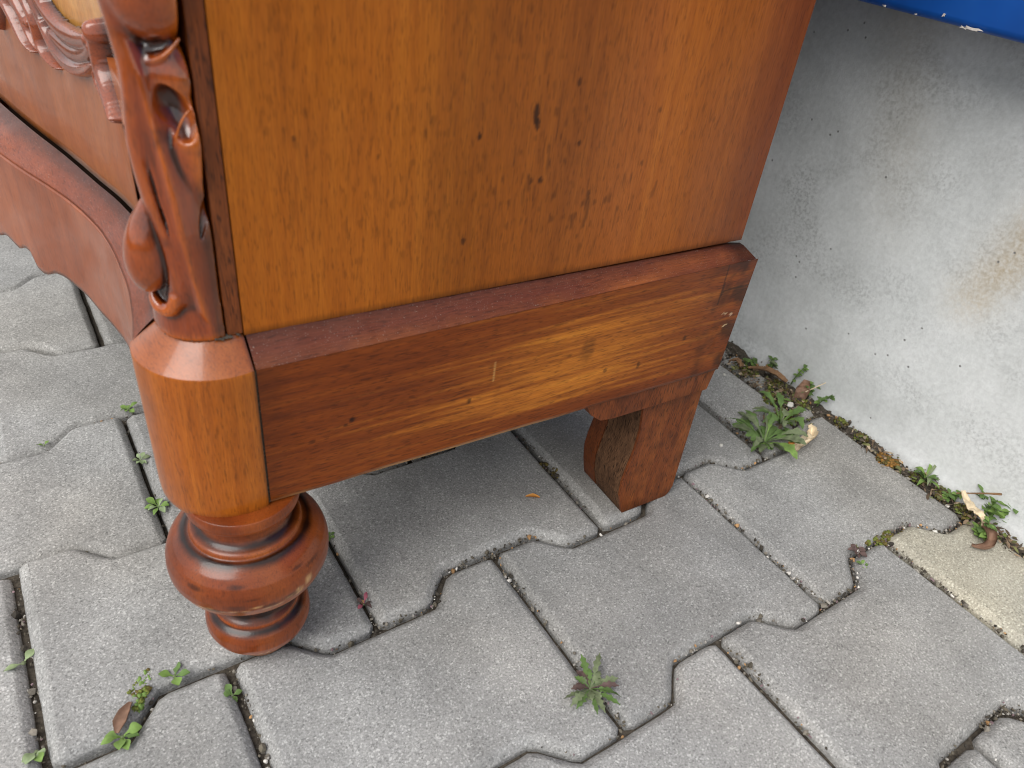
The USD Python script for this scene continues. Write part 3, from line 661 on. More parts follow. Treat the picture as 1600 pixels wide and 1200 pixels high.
# rear legs: bracket over a shaped board with a second piece behind it
def rear_leg(y0, sgn):
    yy = lambda a: y0 + sgn * a
    def ext(poly, a, b, name, mat, c=1.0):
        m = prism(poly, abs(b - a), 'y', min(yy(a), yy(b)))
        m = m.subdivide_to_size(0.0035)
        m.fix_normals()
        n3 = fbm(m.vertices * [70, 70, 45], 4, 5); t = c * (0.45 + 1.1 * n3)
        dk = np.clip(n3 * 5 - 2.85, 0, 1) * 0.5
        t = t * (1 - dk)
        t *= 1 - 0.35 * np.clip((0.012 - m.vertices[:, 2]) / 0.012, 0, 1)
        return mesh(name, m, mat, chest, tone=np.c_[t, t, t])
    ext([(0.2270, 0.1350), (0.2325, 0.1250), (0.2420, 0.1175), (0.2550, 0.1158), (0.3440, 0.1160), (0.3472, 0.1350)], 0.0030, 0.024, 'leg_bracket', 'wood_leg')
    A = [(0.2850, 0.1158), (0.2885, 0.090), (0.2880, 0.070), (0.2850, 0.050), (0.2835, 0.038), (0.2850, 0.022), (0.2905, 0.004), (0.2925, 0.0), (0.3385, 0.0), (0.3425, 0.003), (0.3450, 0.010), (0.3440, 0.1158)]
    ext(A, 0.0064, 0.0085, 'leg', 'wood_leg', 1.0)
    B = [(0.2850, 0.1158), (0.2885, 0.090), (0.2880, 0.070), (0.2850, 0.050), (0.2835, 0.038), (0.2850, 0.022), (0.2905, 0.004), (0.2925, 0.0), (0.3420, 0.0), (0.3430, 0.1158)]
    ext(B, 0.0087, 0.042, 'leg', 'wood_raw', 1.0)
    Cc = [(0.2890, 0.1158), (0.2890, 0.090), (0.2875, 0.070), (0.2838, 0.050), (0.2828, 0.038), (0.2850, 0.022), (0.2895, 0.004), (0.292, 0.001), (0.335, 0.001), (0.335, 0.1158)]
    ext(Cc, 0.0422, 0.058, 'leg', 'wood_leg', 0.75)
rear_leg(-0.0365, 1)
rear_leg(WID + 0.0365, -1)

# serpentine front: apron, dusty moulding, drawer fronts
MID = AX[1] - WID / 2
def curve(sk, dk):
    sk = np.array(sk); dk = np.array(dk)
    s2 = np.r_[2 * MID - sk[::-1], sk]; d2 = np.r_[dk[::-1], dk]
    return PchipInterpolator(s2, d2)
g_low = curve([.08, .12, .18, .2433, .2807, .3087, .3382, .3673, .3901, .4213, .4531, .4900, .5132, .53], [.0375, .041, .0535, .0723, .0852, .0959, .1058, .1132, .1172, .1196, .1201, .1175, .1140, .112])
g_up = curve([.08, .12, .1679, .2344, .2882, .3408, .3793, .4088, .46, .5128, .53], [.0655, .069, .0791, .0952, .1098, .1224, .1315, .1355, .1345, .1273, .126])
zb = PchipInterpolator([.06, .10, .14, .18, .205, .223, .240, .247, .252, .260, .268, .285, .299, .325, .346, .378, .42, .52], [.128, .135, .127, .136, .145, .1435, .150, .150, .1395, .1385, .1405, .149, .1515, .1500, .1455, .1445, .142, .137])
s_lo, s_hi = 2 * MID - 0.5132, 0.5132
def front_sheet(name, mat, g, z0f, z1f, ns, nz, thick, tonef=None, taper=None):
    ss = np.linspace(s_hi, s_lo, ns)
    rows = []
    for a in np.linspace(0, 1, nz):
        z = z0f(ss) + (z1f(ss) - z0f(ss)) * a
        rows.append(L(g(ss) + (taper(a, ss) if taper else 0), ss, z))
    P = np.array(rows)
    back = L(g(ss) + thick, ss, z1f(ss)); backlo = L(g(ss) + thick, ss, z0f(ss))
    P = np.concatenate([backlo[None], P, back[None]])
    v, f = grid_mesh(P)
    tm = trimesh.Trimesh(v, f, process=False)
    m = tm.face_normals[:, 0].mean()
    i = len(f) // 4
    mid_faces = tm.face_normals[(tm.triangles_center[:, 2] > v[:, 2].min() + 0.3 * np.ptp(v[:, 2])) & (tm.triangles_center[:, 2] < v[:, 2].max() - 0.3 * np.ptp(v[:, 2]))]
    if len(mid_faces) and np.median(mid_faces[:, 0]) > 0: f = f[:, ::-1]
    t = np.ones((len(v), 3)) if tonef is None else tonef(v)
    return mesh(name, (v, f), mat, chest, smooth=50, tone=t) if False else mesh(name, (v, f), mat, chest, smooth=True, tone=t)
fold = lambda s: np.where(s < MID, 2 * MID - s, s)
front_sheet('front_apron', 'wood_front', g_low, lambda s: zb(np.clip(fold(s), .06, .52)), lambda s: 0.2243 + 0 * s, 300, 24, 0.016, lambda v: np.c_[0.95 + 0.25 * (fbm(v * 22, 3, 5) - .5), 0.82 + 0.25 * (fbm(v * 22, 3, 5) - .5), 0.95 + 0.2 * (fbm(v * 22, 3, 5) - .5)])
def front_mould():
    ss = np.linspace(s_hi, s_lo, 260)
    rows = []
    for a in (-0.08, 0, 0.08, 0.3, 0.5, 0.75, 1.0):
        q = np.clip(a, 0, 1)
        rows.append(L(g_low(ss) * (1 - q) + g_up(ss) * q + (0.002 if a < 0 else 0), ss, 0.2246 + 0.0120 * q + 0.0006 * math.sin(q * math.pi) - (0.0003 if a < 0 else 0)))
    v, f = grid_mesh(np.array(rows))
    tm = trimesh.Trimesh(v, f, process=False)
    if tm.face_normals[:, 2].mean() < 0: f = f[:, ::-1]
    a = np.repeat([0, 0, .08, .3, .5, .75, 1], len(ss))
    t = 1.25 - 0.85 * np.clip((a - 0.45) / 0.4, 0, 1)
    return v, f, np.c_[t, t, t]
v, f, t = front_mould()
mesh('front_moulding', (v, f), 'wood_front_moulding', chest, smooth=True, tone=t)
LEDGE = 0.3290
def drawer_tone(v):
    n = fbm(v * 18, 3, 15) - .5; z = v[:, 2]
    return np.c_[1 + 0.2 * n, 1 + 0.3 * n + 0.10 * np.clip((0.26 - z) / 0.02, 0, 1), 1 + 0.2 * n]  # orange reflection along the lower edge is tinted into the colour
front_sheet('drawer_front', 'wood_front', g_up, lambda s: 0.2374 + 0 * s, lambda s: LEDGE + 0 * s, 260, 16, 0.014, drawer_tone, lambda a, s: 0.0008 + 0.0045 * max(0, 0.25 - a) ** 1.0 * 1.5)
front_sheet('drawer_front', 'wood_front_pale', g_up, lambda s: LEDGE + 0.0012 + 0 * s, lambda s: 0.56 + 0 * s, 260, 8, 0.014, None, lambda a, s: 0.0045)
front_sheet('drawer_front', 'wood_front', g_up, lambda s: 0.562 + 0 * s, lambda s: TOP + 0 * s, 260, 6, 0.014, None, lambda a, s: 0.002)
# carcass (closed underneath so that the shade below the chest is real) and top
def carcass():
    ss = np.linspace(0.5125, s_lo + 0.0007, 60)
    ring = [(g_up(s) + 0.0165 - AX[0], -(s - AX[1])) for s in ss]
    poly = Polygon(ring + [(0.3440, WID + 0.003), (0.3440, -0.0035)])
    return prism(poly.buffer(-0.0005), TOP - 0.1605, 'z', 0.1600)
cm = carcass()
mesh('carcass', cm, 'wood_inside', chest, tone=np.full((len(cm.vertices), 3), 1.0))
m = box(0.0108, 0.3450, WID + 0.004, WID + 0.022, 0.2362, TOP); mesh('side_panel', m, 'wood_side_panel', chest, tone=np.ones((len(m.vertices), 3)))
m = box(0.0114, 0.3480, WID + 0.0225, WID + 0.0365, 0.1352, 0.2242, 0.001); mesh('plinth_board', m, 'wood_plinth', chest, tone=np.ones((len(m.vertices), 3)) * .8)
p2 = pm.copy(); p2.vertices[:, 1] = WID - p2.vertices[:, 1]; p2.faces = p2.faces[:, ::-1]
mesh('corner_post', p2, 'wood_post', chest, smooth=False, tone=np.ones((len(p2.vertices), 3)))
def top_slab():
    ss = np.linspace(0.5125, s_lo, 80)
    poly = Polygon([(g_up(s) - AX[0] - 0.012, -(s - AX[1])) for s in ss] + [(0.352, WID + 0.028), (0.352, -0.028), (-0.03, -0.028)])
    return prism(poly.buffer(0), 0.024, 'z', TOP + 0.0005)
m = top_slab(); mesh('chest_top', m, 'wood_front', chest, tone=np.ones((len(m.vertices), 3)))

# carved corner column, sculpted as one solid
E1 = np.array([0.794, -0.608, 0]); E2 = np.array([-0.608, -0.794, 0]); E3 = np.array([0, 0, 1.])   # right across the view, out of the corner, up
def carved_column():
    h = 0.0006
    lo = np.array([-0.034, -0.026, 0.2355]); hi = np.array([0.034, 0.046, 0.470])
    n = np.ceil((hi - lo) / h).astype(int)
    A, B, Z = np.meshgrid(*[lo[k] + h * np.arange(n[k]) for k in range(3)], indexing='ij')
    A, B, Z = A.astype(np.float32), B.astype(np.float32), Z.astype(np.float32)
    def ell(c, r, tilt=0.0):
        a, b, z = A - c[0], B - c[1], Z - c[2]
        if tilt: a, z = a * math.cos(tilt) - z * math.sin(tilt), a * math.sin(tilt) + z * math.cos(tilt)
        k0 = np.sqrt((a / r[0]) ** 2 + (b / r[1]) ** 2 + (z / r[2]) ** 2); k1 = np.sqrt((a / r[0] ** 2) ** 2 + (b / r[1] ** 2) ** 2 + (z / r[2] ** 2) ** 2) + 1e-6
        return k0 * (k0 - 1) / k1
    def limb(pts, rad, flat=1.0, n=14):
        pts = np.array(pts, float); s = np.linspace(0, 1, len(pts))
        q = CubicSpline(s, pts)(np.linspace(0, 1, n)); rr = np.interp(np.linspace(0, 1, n), s, rad)
        F = np.full(A.shape, 1.0, np.float32)
        for (p0, p1, r0, r1) in zip(q[:-1], q[1:], rr[:-1], rr[1:]):
            bb = np.array([np.minimum(p0, p1) - max(r0, r1) * 1.2 - 0.006, np.maximum(p0, p1) + max(r0, r1) * 1.2 + 0.006])
            i0 = np.clip(((bb[0] - lo) / h).astype(int), 0, n3 - 1); i1 = np.clip(((bb[1] - lo) / h).astype(int) + 1, 1, n3)
            sl = tuple(slice(i0[k], i1[k]) for k in range(3))
            dx = p1 - p0; L2 = dx @ dx
            a, b, z = A[sl] - p0[0], B[sl] - p0[1], Z[sl] - p0[2]
            t = np.clip((a * dx[0] + b * dx[1] + z * dx[2]) / L2, 0, 1)
            dd = np.sqrt((a - t * dx[0]) ** 2 + ((b - t * dx[1]) / flat) ** 2 + (z - t * dx[2]) ** 2) - (r0 + (r1 - r0) * t)
            F[sl] = np.minimum(F[sl], dd)
        return F
    n3 = n
    # turned-in shaft behind the leaves, widening to the base
    rad = np.interp(Z, [0.235, 0.240, 0.252, 0.268, 0.30, 0.33, 0.36, 0.40, 0.47], [0.0228, 0.0232, 0.0226, 0.0205, 0.0180, 0.0165, 0.0155, 0.0185, 0.0205])
    F = np.sqrt((A + 0.0015) ** 2 + (B - 0.001) ** 2) - rad
    # the main blade: a sharp crest with one face turned left and one turned to the side panel
    zk = [0.236, 0.246, 0.2527, 0.273, 0.2924, 0.3094, 0.3247, 0.3417, 0.3566, 0.3661, 0.375]
    ca = np.interp(Z, zk, [0.0125, 0.0108, 0.0098, 0.0086, 0.0082, 0.0070, 0.0046, 0.0016, -0.0004, -0.0036, -0.006])
    cb = np.interp(Z, zk, [0.0200, 0.0212, 0.0232, 0.0262, 0.0285, 0.0285, 0.0272, 0.0262, 0.0250, 0.0236, 0.021])
    wedge = np.maximum((A - ca) * -0.30 + (B - cb) * 0.954, (A - ca) * 0.86 + (B - cb) * 0.51)
    wedge = np.maximum(wedge, np.sqrt((A + 0.001) ** 2 + (B - 0.003) ** 2) - np.interp(Z, zk, [0.0205, 0.0215, 0.0228, 0.0250, 0.0265, 0.0262, 0.0250, 0.0240, 0.0235, 0.0225, 0.020]))
    wedge = np.maximum(wedge, -(A + np.interp(Z, zk, [0.02, 0.02, 0.018, 0.012, 0.009, 0.009, 0.009, 0.0085, 0.0085, 0.009, 0.010])))
    F = smin(F, np.maximum(wedge, Z - 0.374), 0.0008)
    # shallow flute just left of the crest
    F = np.maximum(F, -limb([(0.0000, 0.0345, 0.3440), (0.0022, 0.0360, 0.3250), (0.0046, 0.0372, 0.3050), (0.0052, 0.0360, 0.2860), (0.0050, 0.0340, 0.2700)], [0.0070, 0.0084, 0.0086, 0.0080, 0.0070], n=20))
    # right-hand leaf with the scooped hollow above its curled edge
    leaf = smin(ell((0.0105, 0.0125, 0.3270), (0.0100, 0.0105, 0.0195), 0.10), ell((0.0090, 0.0110, 0.3060), (0.0078, 0.0090, 0.0225), 0.16), 0.004)
    F = smin(F, leaf, 0.0012)
    body = smin(ell((0.0030, 0.0120, 0.3540), (0.0125, 0.0110, 0.0165)), limb([(0.004, 0.013, 0.3570), (0.0120, 0.0135, 0.3545), (0.0172, 0.0100, 0.3530)], [0.0065, 0.0050, 0.0012]), 0.003)
    F = smin(F, body, 0.0016)
    F = np.maximum(F, -ell((0.0098, 0.0255, 0.3425), (0.0066, 0.0105, 0.0125), -0.42))
    F = np.maximum(F, -ell((0.0190, 0.0130, 0.3490), (0.0060, 0.0080, 0.0026), -0.3))
    F = smin(F, limb([(0.0072, 0.0212, 0.3250), (0.0082, 0.0222, 0.3310), (0.0108, 0.0212, 0.3385), (0.0140, 0.0185, 0.3440), (0.0172, 0.0140, 0.3468)], [0.0003, 0.0006, 0.0008, 0.0007, 0.0004], n=20), 0.0008)
    # upper bulb and the scooped lip under it
    F = smin(F, ell((0.0020, 0.0125, 0.3880), (0.0168, 0.0185, 0.0220)), 0.0012)
    F = np.maximum(F, -ell((0.0070, 0.0272, 0.3668), (0.0098, 0.0095, 0.0042), -0.32))
    F = smin(F, limb([(-0.0012, 0.0205, 0.3612), (0.0050, 0.0218, 0.3618), (0.0102, 0.0204, 0.3652), (0.0138, 0.0180, 0.3700), (0.0148, 0.0145, 0.3735)], [0.0005, 0.0009, 0.0010, 0.0009, 0.0004], n=20), 0.0010)
    F = smin(F, ell((0.0, 0.012, 0.434), (0.0170, 0.0180, 0.030)), 0.0015)
    # outer stem strand along the left edge
    stem = limb([(-0.0095, 0.0195, 0.4000), (-0.0083, 0.0212, 0.3867), (-0.0070, 0.0216, 0.3726), (-0.0050, 0.0212, 0.3598), (-0.0050, 0.0214, 0.3460), (-0.0060, 0.0214, 0.3313), (-0.0050, 0.0220, 0.3188), (-0.0028, 0.0228, 0.3061), (-0.0002, 0.0230, 0.2923), (0.0008, 0.0222, 0.2768), (-0.0006, 0.0200, 0.2600)], [0.0044, 0.0044, 0.0044, 0.0048, 0.0052, 0.0058, 0.0060, 0.0058, 0.0054, 0.0054, 0.0056], n=26)
    F = smin(F, stem, 0.0030)
    # the dark slit cut beside the stem
    slit = limb([(-0.0030, 0.0290, 0.3480), (-0.0028, 0.0300, 0.3300), (-0.0016, 0.0305, 0.3150), (0.0012, 0.0305, 0.2980), (0.0030, 0.0290, 0.2820)], [0.0004, 0.0009, 0.0012, 0.0012, 0.0004], 4.0, n=20)
    F = np.maximum(F, -slit)
    # egg-shaped bead low on the left, and the curled toe below it
    egg = smin(ell((-0.0118, 0.0225, 0.2800), (0.0098, 0.0105, 0.0190), 0.10), ell((-0.0090, 0.0215, 0.2960), (0.0058, 0.0065, 0.0120), 0.25), 0.005)
    F = smin(F, egg, 0.0005)
    F = smin(F, limb([(-0.0150, 0.0180, 0.2600), (-0.0118, 0.0225, 0.2545), (-0.0060, 0.0245, 0.2535), (-0.0015, 0.0245, 0.2600)], [0.0020, 0.0030, 0.0034, 0.003]), 0.002)
    # notch between the leaf and the plain lower shaft on the right
    F = np.maximum(F, -limb([(0.0180, 0.0060, 0.3160), (0.0150, 0.0160, 0.3030), (0.0120, 0.0200, 0.2900)], [0.0050, 0.0030, 0.0008]))
    F = np.maximum(F, -limb([(0.0185, 0.004, 0.365), (0.0165, 0.010, 0.3600)], [0.004, 0.001]))
    F = np.maximum(F, 0.2368 - Z)
    P = A[..., None] * E1 + B[..., None] * E2
    F = np.maximum(F, P[..., 0] - np.interp(Z, [0.285, 0.315, 0.33, 0.36, 0.37, 0.47], [0.0022, 0.0010, 0.0020, 0.0016, 0.0002, 0.0002]))                            # flush against the stile
    F = np.maximum(F, P[..., 1] - 0.0185)
    F = ndimage.gaussian_filter(F, 0.6)
    F += (0.00016 * (ndimage.gaussian_filter(np.random.default_rng(1).normal(size=F.shape), 5.0) * 20)).astype(np.float32)
    F[0], F[-1], F[:, 0], F[:, -1], F[:, :, 0], F[:, :, -1] = (0.001,) * 6
    V, T = surface_nets(F, lo, h)
    # darker tone in the hollows: how far a point lies below its smoothed neighbourhood
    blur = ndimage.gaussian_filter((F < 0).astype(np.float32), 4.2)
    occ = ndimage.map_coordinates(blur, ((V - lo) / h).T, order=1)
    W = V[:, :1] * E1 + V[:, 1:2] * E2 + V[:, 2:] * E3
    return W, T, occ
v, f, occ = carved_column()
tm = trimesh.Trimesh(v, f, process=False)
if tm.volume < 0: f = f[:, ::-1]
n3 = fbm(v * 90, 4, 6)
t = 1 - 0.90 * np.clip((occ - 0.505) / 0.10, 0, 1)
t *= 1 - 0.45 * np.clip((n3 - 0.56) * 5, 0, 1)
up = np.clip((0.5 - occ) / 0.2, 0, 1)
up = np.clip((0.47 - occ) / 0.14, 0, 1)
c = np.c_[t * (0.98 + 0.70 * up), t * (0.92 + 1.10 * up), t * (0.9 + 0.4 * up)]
Al = v @ E1
shaft = np.clip((Al - 0.0105) / 0.003, 0, 1) * np.clip((0.318 - v[:, 2]) / 0.01, 0, 1)
c *= (1 - 0.72 * shaft)[:, None] * np.array([1, 1, 1])
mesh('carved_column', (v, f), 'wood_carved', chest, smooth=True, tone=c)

# carved leaf-scroll ornament on the drawer front, raised relief bent over the serpentine surface
def ornament():
    h = 0.0005
    ss = np.arange(0.205, 0.470, h); zz = np.arange(0.288, 0.366, h)
    SS, ZZ = np.meshgrid(ss, zz, indexing='ij')
    H = np.full(SS.shape, -0.004)
    def stroke(pts, w, ht, ridge=0.0):
        nonlocal H
        pts = np.array(pts, float); t = np.linspace(0, 1, len(pts)); q = CubicSpline(t, pts)(np.linspace(0, 1, 170)); ww = np.interp(np.linspace(0, 1, 170), np.linspace(0, 1, len(w)), w)
        D = np.full(SS.shape, 9.0); 
        for (a, b), r in zip(q, ww):
            D = np.minimum(D, np.hypot(SS - a, ZZ - b) / max(r, 1e-4))
        hh = ht * np.sqrt(np.clip(1 - D ** 2, 0, 1)) * 1.0 - ridge * np.clip(1 - D / 0.35, 0, 1)
        H = np.where(D < 1, np.maximum(H, hh), H)
    stroke([(0.3117, 0.3372), (0.3294, 0.3283), (0.352, 0.3258), (0.3802, 0.3302)], [0.0042, 0.0050, 0.0055, 0.0045], 0.0040)
    stroke([(0.2480, 0.3450), (0.2750, 0.3385), (0.3000, 0.3370), (0.3150, 0.3360)], [0.006, 0.005, 0.005, 0.005], 0.0035)
    stroke([(0.318, 0.3250), (0.3319, 0.3118), (0.354, 0.3090), (0.3761, 0.3145), (0.392, 0.3205)], [0.0026, 0.0040, 0.0044, 0.0034, 0.0018], 0.0062, 0.001)
    stroke([(0.3237, 0.3200), (0.3448, 0.3167), (0.3638, 0.3180), (0.3838, 0.3270)], [0.004, 0.005, 0.005, 0.004], 0.0034)
    stroke([(0.4063, 0.3415), (0.4070, 0.3395)], [0.0055, 0.0055], 0.0085)
    stroke([(0.4063, 0.338), (0.4045, 0.3254), (0.4100, 0.3163), (0.4230, 0.3085), (0.4330, 0.3050)], [0.0050, 0.0058, 0.0056, 0.0048, 0.0012], 0.0075, 0.0012)
    stroke([(0.3940, 0.3180), (0.3985, 0.3090), (0.4150, 0.3030), (0.4280, 0.3020)], [0.0020, 0.0032, 0.0026, 0.0008], 0.0058)
    stroke([(0.2883, 0.3352), (0.3001, 0.3200), (0.3020, 0.3090), (0.3227, 0.3006)], [0.0036, 0.0038, 0.0030, 0.0008], 0.0062, 0.001)
    stroke([(0.2700, 0.3340), (0.2830, 0.3230), (0.2875, 0.3150), (0.3000, 0.3060)], [0.0036, 0.0040, 0.0034, 0.001], 0.0068, 0.001)
    stroke([(0.2478, 0.3270), (0.2622, 0.3190), (0.2709, 0.3097), (0.2850, 0.3010)], [0.0030, 0.0034, 0.0028, 0.0008], 0.0070, 0.001)
    stroke([(0.2500, 0.3400), (0.2640, 0.3310), (0.2780, 0.3240), (0.2900, 0.3190)], [0.005, 0.005, 0.004, 0.003], 0.0050)
    stroke([(0.2421, 0.3300), (0.2375, 0.3160), (0.2293, 0.3040)], [0.0036, 0.0034, 0.0028], 0.0062)
    stroke([(0.2421, 0.345), (0.2300, 0.334), (0.2150, 0.325)], [0.006, 0.006, 0.004], 0.0060)
    stroke([(0.3047, 0.3367), (0.3119, 0.3279), (0.3200, 0.3180)], [0.004, 0.0040, 0.003], 0.0056, 0.001)
    Hs = ndimage.gaussian_filter(H, 1.1)
    D = g_up(SS) + 0.0006 - Hs
    P = L(D, SS, ZZ)
    v, f = grid_mesh(P)
    keep = (Hs.ravel()[f] > -0.0022).any(1); f = f[keep]
    used_v = np.unique(f); remap = np.full(len(v), -1); remap[used_v] = np.arange(len(used_v))
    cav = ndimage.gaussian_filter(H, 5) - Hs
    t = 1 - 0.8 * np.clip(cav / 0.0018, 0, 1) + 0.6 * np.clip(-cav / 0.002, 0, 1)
    return v[used_v], remap[f], t.ravel()[used_v]
v, f, t = ornament()
tm = trimesh.Trimesh(v, f, process=False)
if np.median(tm.face_normals[:, 0]) > 0: f = f[:, ::-1]
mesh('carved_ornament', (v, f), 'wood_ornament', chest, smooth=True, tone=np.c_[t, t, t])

# ------------------------------------------------------------------ joints: grit and soil
def grit():
    from shapely import points, contains_xy, union_all
    r = np.random.default_rng(5)
    polys = []
    for (pc) in PIECES: polys.append(pc)
    from shapely.ops import unary_union
    U = unary_union([p.buffer(-0.0012) for p in polys])
    N = 240000
    q = np.c_[r.uniform(-0.12, 0.722, N), r.uniform(-0.86, -0.2, N)]
    q = q[~contains_xy(U, q[:, 0], q[:, 1])]
    dens = np.clip(0.25 + (q[:, 0] - 0.1) * 1.3, 0.18, 1) * np.clip(fbm(np.c_[q * 22, 0 * q[:, 0]], 3, 4) * 2.4 - 0.6, 0.05, 1)
    dens = np.where(q[:, 0] > 0.70, 0.22, dens)
    q = q[r.random(len(q)) < dens * 0.9][:16000]
    ico = trimesh.creation.icosahedron(); iv, jf = np.array(ico.vertices), np.array(ico.faces)
    Vs, Fs, Cs = [], [], []
    pal = np.array([(0.055, 0.047, 0.037)] * 4 + [(0.11, 0.095, 0.07)] * 6 + [(0.19, 0.17, 0.14)] * 5 + [(0.30, 0.28, 0.25)] * 2 + [(0.6, 0.57, 0.52), (0.38, 0.22, 0.10), (0.22, 0.15, 0.16)])
    for k, (x, y) in enumerate(q):
        s = min(r.lognormal(math.log(0.00068), 0.45), 0.0021)
        o = iv * (1 + 0.25 * r.normal(size=(12, 1))) * s * r.uniform(0.6, 1.5, 3)
        zz = -0.0095 + s * 0.3 + r.uniform(0, 0.0050) + (0.004 if x > 0.703 else 0.0022 * min(max((x - 0.15) / 0.15, 0), 1))
        Vs.append(o + [x, y, zz]); Fs.append(jf + 12 * k); c = pal[r.integers(len(pal))] * r.uniform(0.7, 1.3); Cs.append(np.repeat(c[None], 12, 0))
    return np.vstack(Vs), np.vstack(Fs), np.vstack(Cs)
v, f, t = grit()
tag(mesh('joint_grit', (v, f), 'grit', tone=t), 'loose grit and soil crumbs lying in the paver joints', 'grit', kind='stuff')
# soil bank at the foot of the wall
def bank():
    ys = np.linspace(-1.2, 0.6, 420); us = np.linspace(0, 1, 16)
    Y, Uu = np.meshgrid(ys, us, indexing='ij')
    nz = fbm(np.stack([Y * 55, Uu * 2.2, 0 * Y], -1), 4, 31)
    X = 0.690 + 0.030 * Uu
    Z = -0.014 + 0.013 * Uu ** 0.7 * (0.5 + nz) + 0.004 * (fbm(np.stack([Y * 200, Uu * 6, 0 * Y], -1), 2, 8) - .5)
    return grid_mesh(np.stack([X, Y, Z], -1))
v, f = bank()
tm = trimesh.Trimesh(v, f, process=False)
if tm.face_normals[:, 2].mean() < 0: f = f[:, ::-1]
tag(mesh('soil_strip', (v, f), 'soil', smooth=True), 'dark soil and dirt gathered along the foot of the wall', 'soil', kind='stuff')

# ------------------------------------------------------------------ weeds, leaves and litter
def debris():
    r = np.random.default_rng(77); Vs, Fs, Cs, k = [], [], [], 0
    pal = np.array([(0.10, 0.07, 0.045), (0.16, 0.11, 0.07), (0.24, 0.17, 0.11), (0.35, 0.28, 0.19), (0.07, 0.055, 0.04), (0.13, 0.13, 0.05), (0.09, 0.11, 0.03)])
    spotsd = [(0.675, -0.475, 0.018, 90), (0.685, -0.520, 0.018, 170), (0.668, -0.540, 0.012, 80), (0.706, -0.60, 0.02, 40), (0.705, -0.64, 0.018, 60), (0.704, -0.69, 0.018, 90), (0.700, -0.735, 0.016, 110), (0.705, -0.78, 0.015, 60), (0.635, -0.553, 0.014, 40)]
    for cx, cy, rad, n in spotsd:
        for _ in range(n):
            x, y = cx + r.normal(0, rad * 0.45), cy + r.normal(0, rad * 0.9)
            if x > 0.710: continue
            L_, w_ = r.uniform(0.002, 0.008), r.uniform(0.0005, 0.0018)
            t = np.linspace(0, 1, 4); P = np.stack([np.stack([t * L_, sd * w_ * np.sin(np.pi * (t * .9 + .08)), 0.25 * L_ * np.sin(t * 3 + 1) * r.uniform(-.5, 1)], -1) for sd in (-1, 1)])
            v, f = grid_mesh(P)
            v = v @ trimesh.transformations.euler_matrix(r.normal(0, .5), r.normal(0, .4), r.uniform(0, 6.28))[:3, :3].T
            Vs.append(v + [x, y, r.uniform(0.0005, 0.0055)]); Fs.append(np.vstack([f]) + k); k += len(v)
            Cs.append(np.repeat((pal[r.integers(len(pal))] * r.uniform(.7, 1.3))[None], len(v), 0))
    return np.vstack(Vs), np.vstack(Fs), np.vstack(Cs)
v, f, t = debris()
tag(mesh('plant_debris', (v, f), 'grit', tone=t), 'dry brown plant bits scattered along the foot of the wall', 'debris', kind='stuff')
def leaf_mesh(length, width, lift, droop, n=7, lobes=0.0, fold=0.25, twist=0.0, stalk=0.25, seed=0):
    """a blade along +x that rises by lift and droops at the tip, thin but closed by its two sides."""
    r = np.random.default_rng(seed)
    t = np.linspace(0, 1, n)
    w = np.where(t < stalk, 0.12 + 0.1 * t / max(stalk, .01), np.sin(np.clip((t - stalk) / (1 - stalk), 0, 1) ** 0.8 * np.pi * 0.93 + 0.12)) * width / 2
    if lobes: w = w * (1 + lobes * np.where(np.arange(n) % 2, 1, -1) * (t > stalk))
    w = np.clip(w, width * 0.05, None)
    x = t * length; z = lift * np.sin(t * np.pi * 0.5) - droop * t ** 2
    tw = twist * t
    rows = []
    for s in (-1, 0, 1):
        rows.append(np.stack([x, s * w * np.cos(tw), z + np.abs(s) * w * fold + s * w * np.sin(tw)], -1))
    v, f = grid_mesh(np.array(rows))
    k = len(v)
    v2 = v - [0, 0, 0.00022]
    return np.vstack([v, v2]), np.vstack([f, f[:, ::-1] + k])
def rz(v, a): c, s = math.cos(a), math.sin(a); return np.c_[v[:, 0] * c - v[:, 1] * s, v[:, 0] * s + v[:, 1] * c, v[:, 2]]
def rosette(name, label, xy, n, r0, r1, width, mats, seed, lift=0.35, lobes=0.0, z=-0.004, cat='weed', stalk=0.3, n_pts=9, arc=(0, 2 * math.pi), group=None):
    t = thing(name, label, cat, (xy[0], xy[1], z), 0, group)
    r = np.random.default_rng(seed)
    for k in range(n):
        ln = r.uniform(r0, r1)
        a = arc[0] + (arc[1] - arc[0]) * (k + r.uniform(-.35, .35)) / n
        lf = ln * lift * r.uniform(0.5, 1.6)
        v, f = leaf_mesh(ln, width * r.uniform(.75, 1.2), lf, lf * r.uniform(.2, .7), n_pts, lobes, 0.25, r.normal(0, .4), stalk, k)
        mesh('leaf', (rz(v, a), f), mats[int(r.integers(len(mats)))], t, smooth=True)
    st = trimesh.creation.icosphere(subdivisions=1, radius=max(width * 0.22, 0.0008)); st.apply_scale([1, 1, 0.8])
    mesh('crown', st, 'leaf_grey_green', t, smooth=True)
    return t
LB, LG, LY, LP = 'leaf_bright', 'leaf_green', 'leaf_grey_green', 'leaf_purple'
rosette('weed', 'spiky green and purplish rosette in the joint at the front of the paving', (0.2970, -0.6850), 26, 0.009, 0.0250, 0.0044, [LG, LY, LY, LP, LY], 11, 0.34, 0.32, z=0.0005, n_pts=12, stalk=0.35)
rosette('weed', 'bright green narrow leaved seedling in the joint left of the bun foot', (0.0970, -0.3990), 9, 0.007, 0.0115, 0.0046, [LB, LB, 'leaf_pale'], 12, 0.45, z=-0.001)
rosette('weed', 'small green weed in the joint beside the top of the corner post', (0.1010, -0.2690), 6, 0.005, 0.010, 0.0045, [LG, LB], 13, 0.4, z=-0.001)
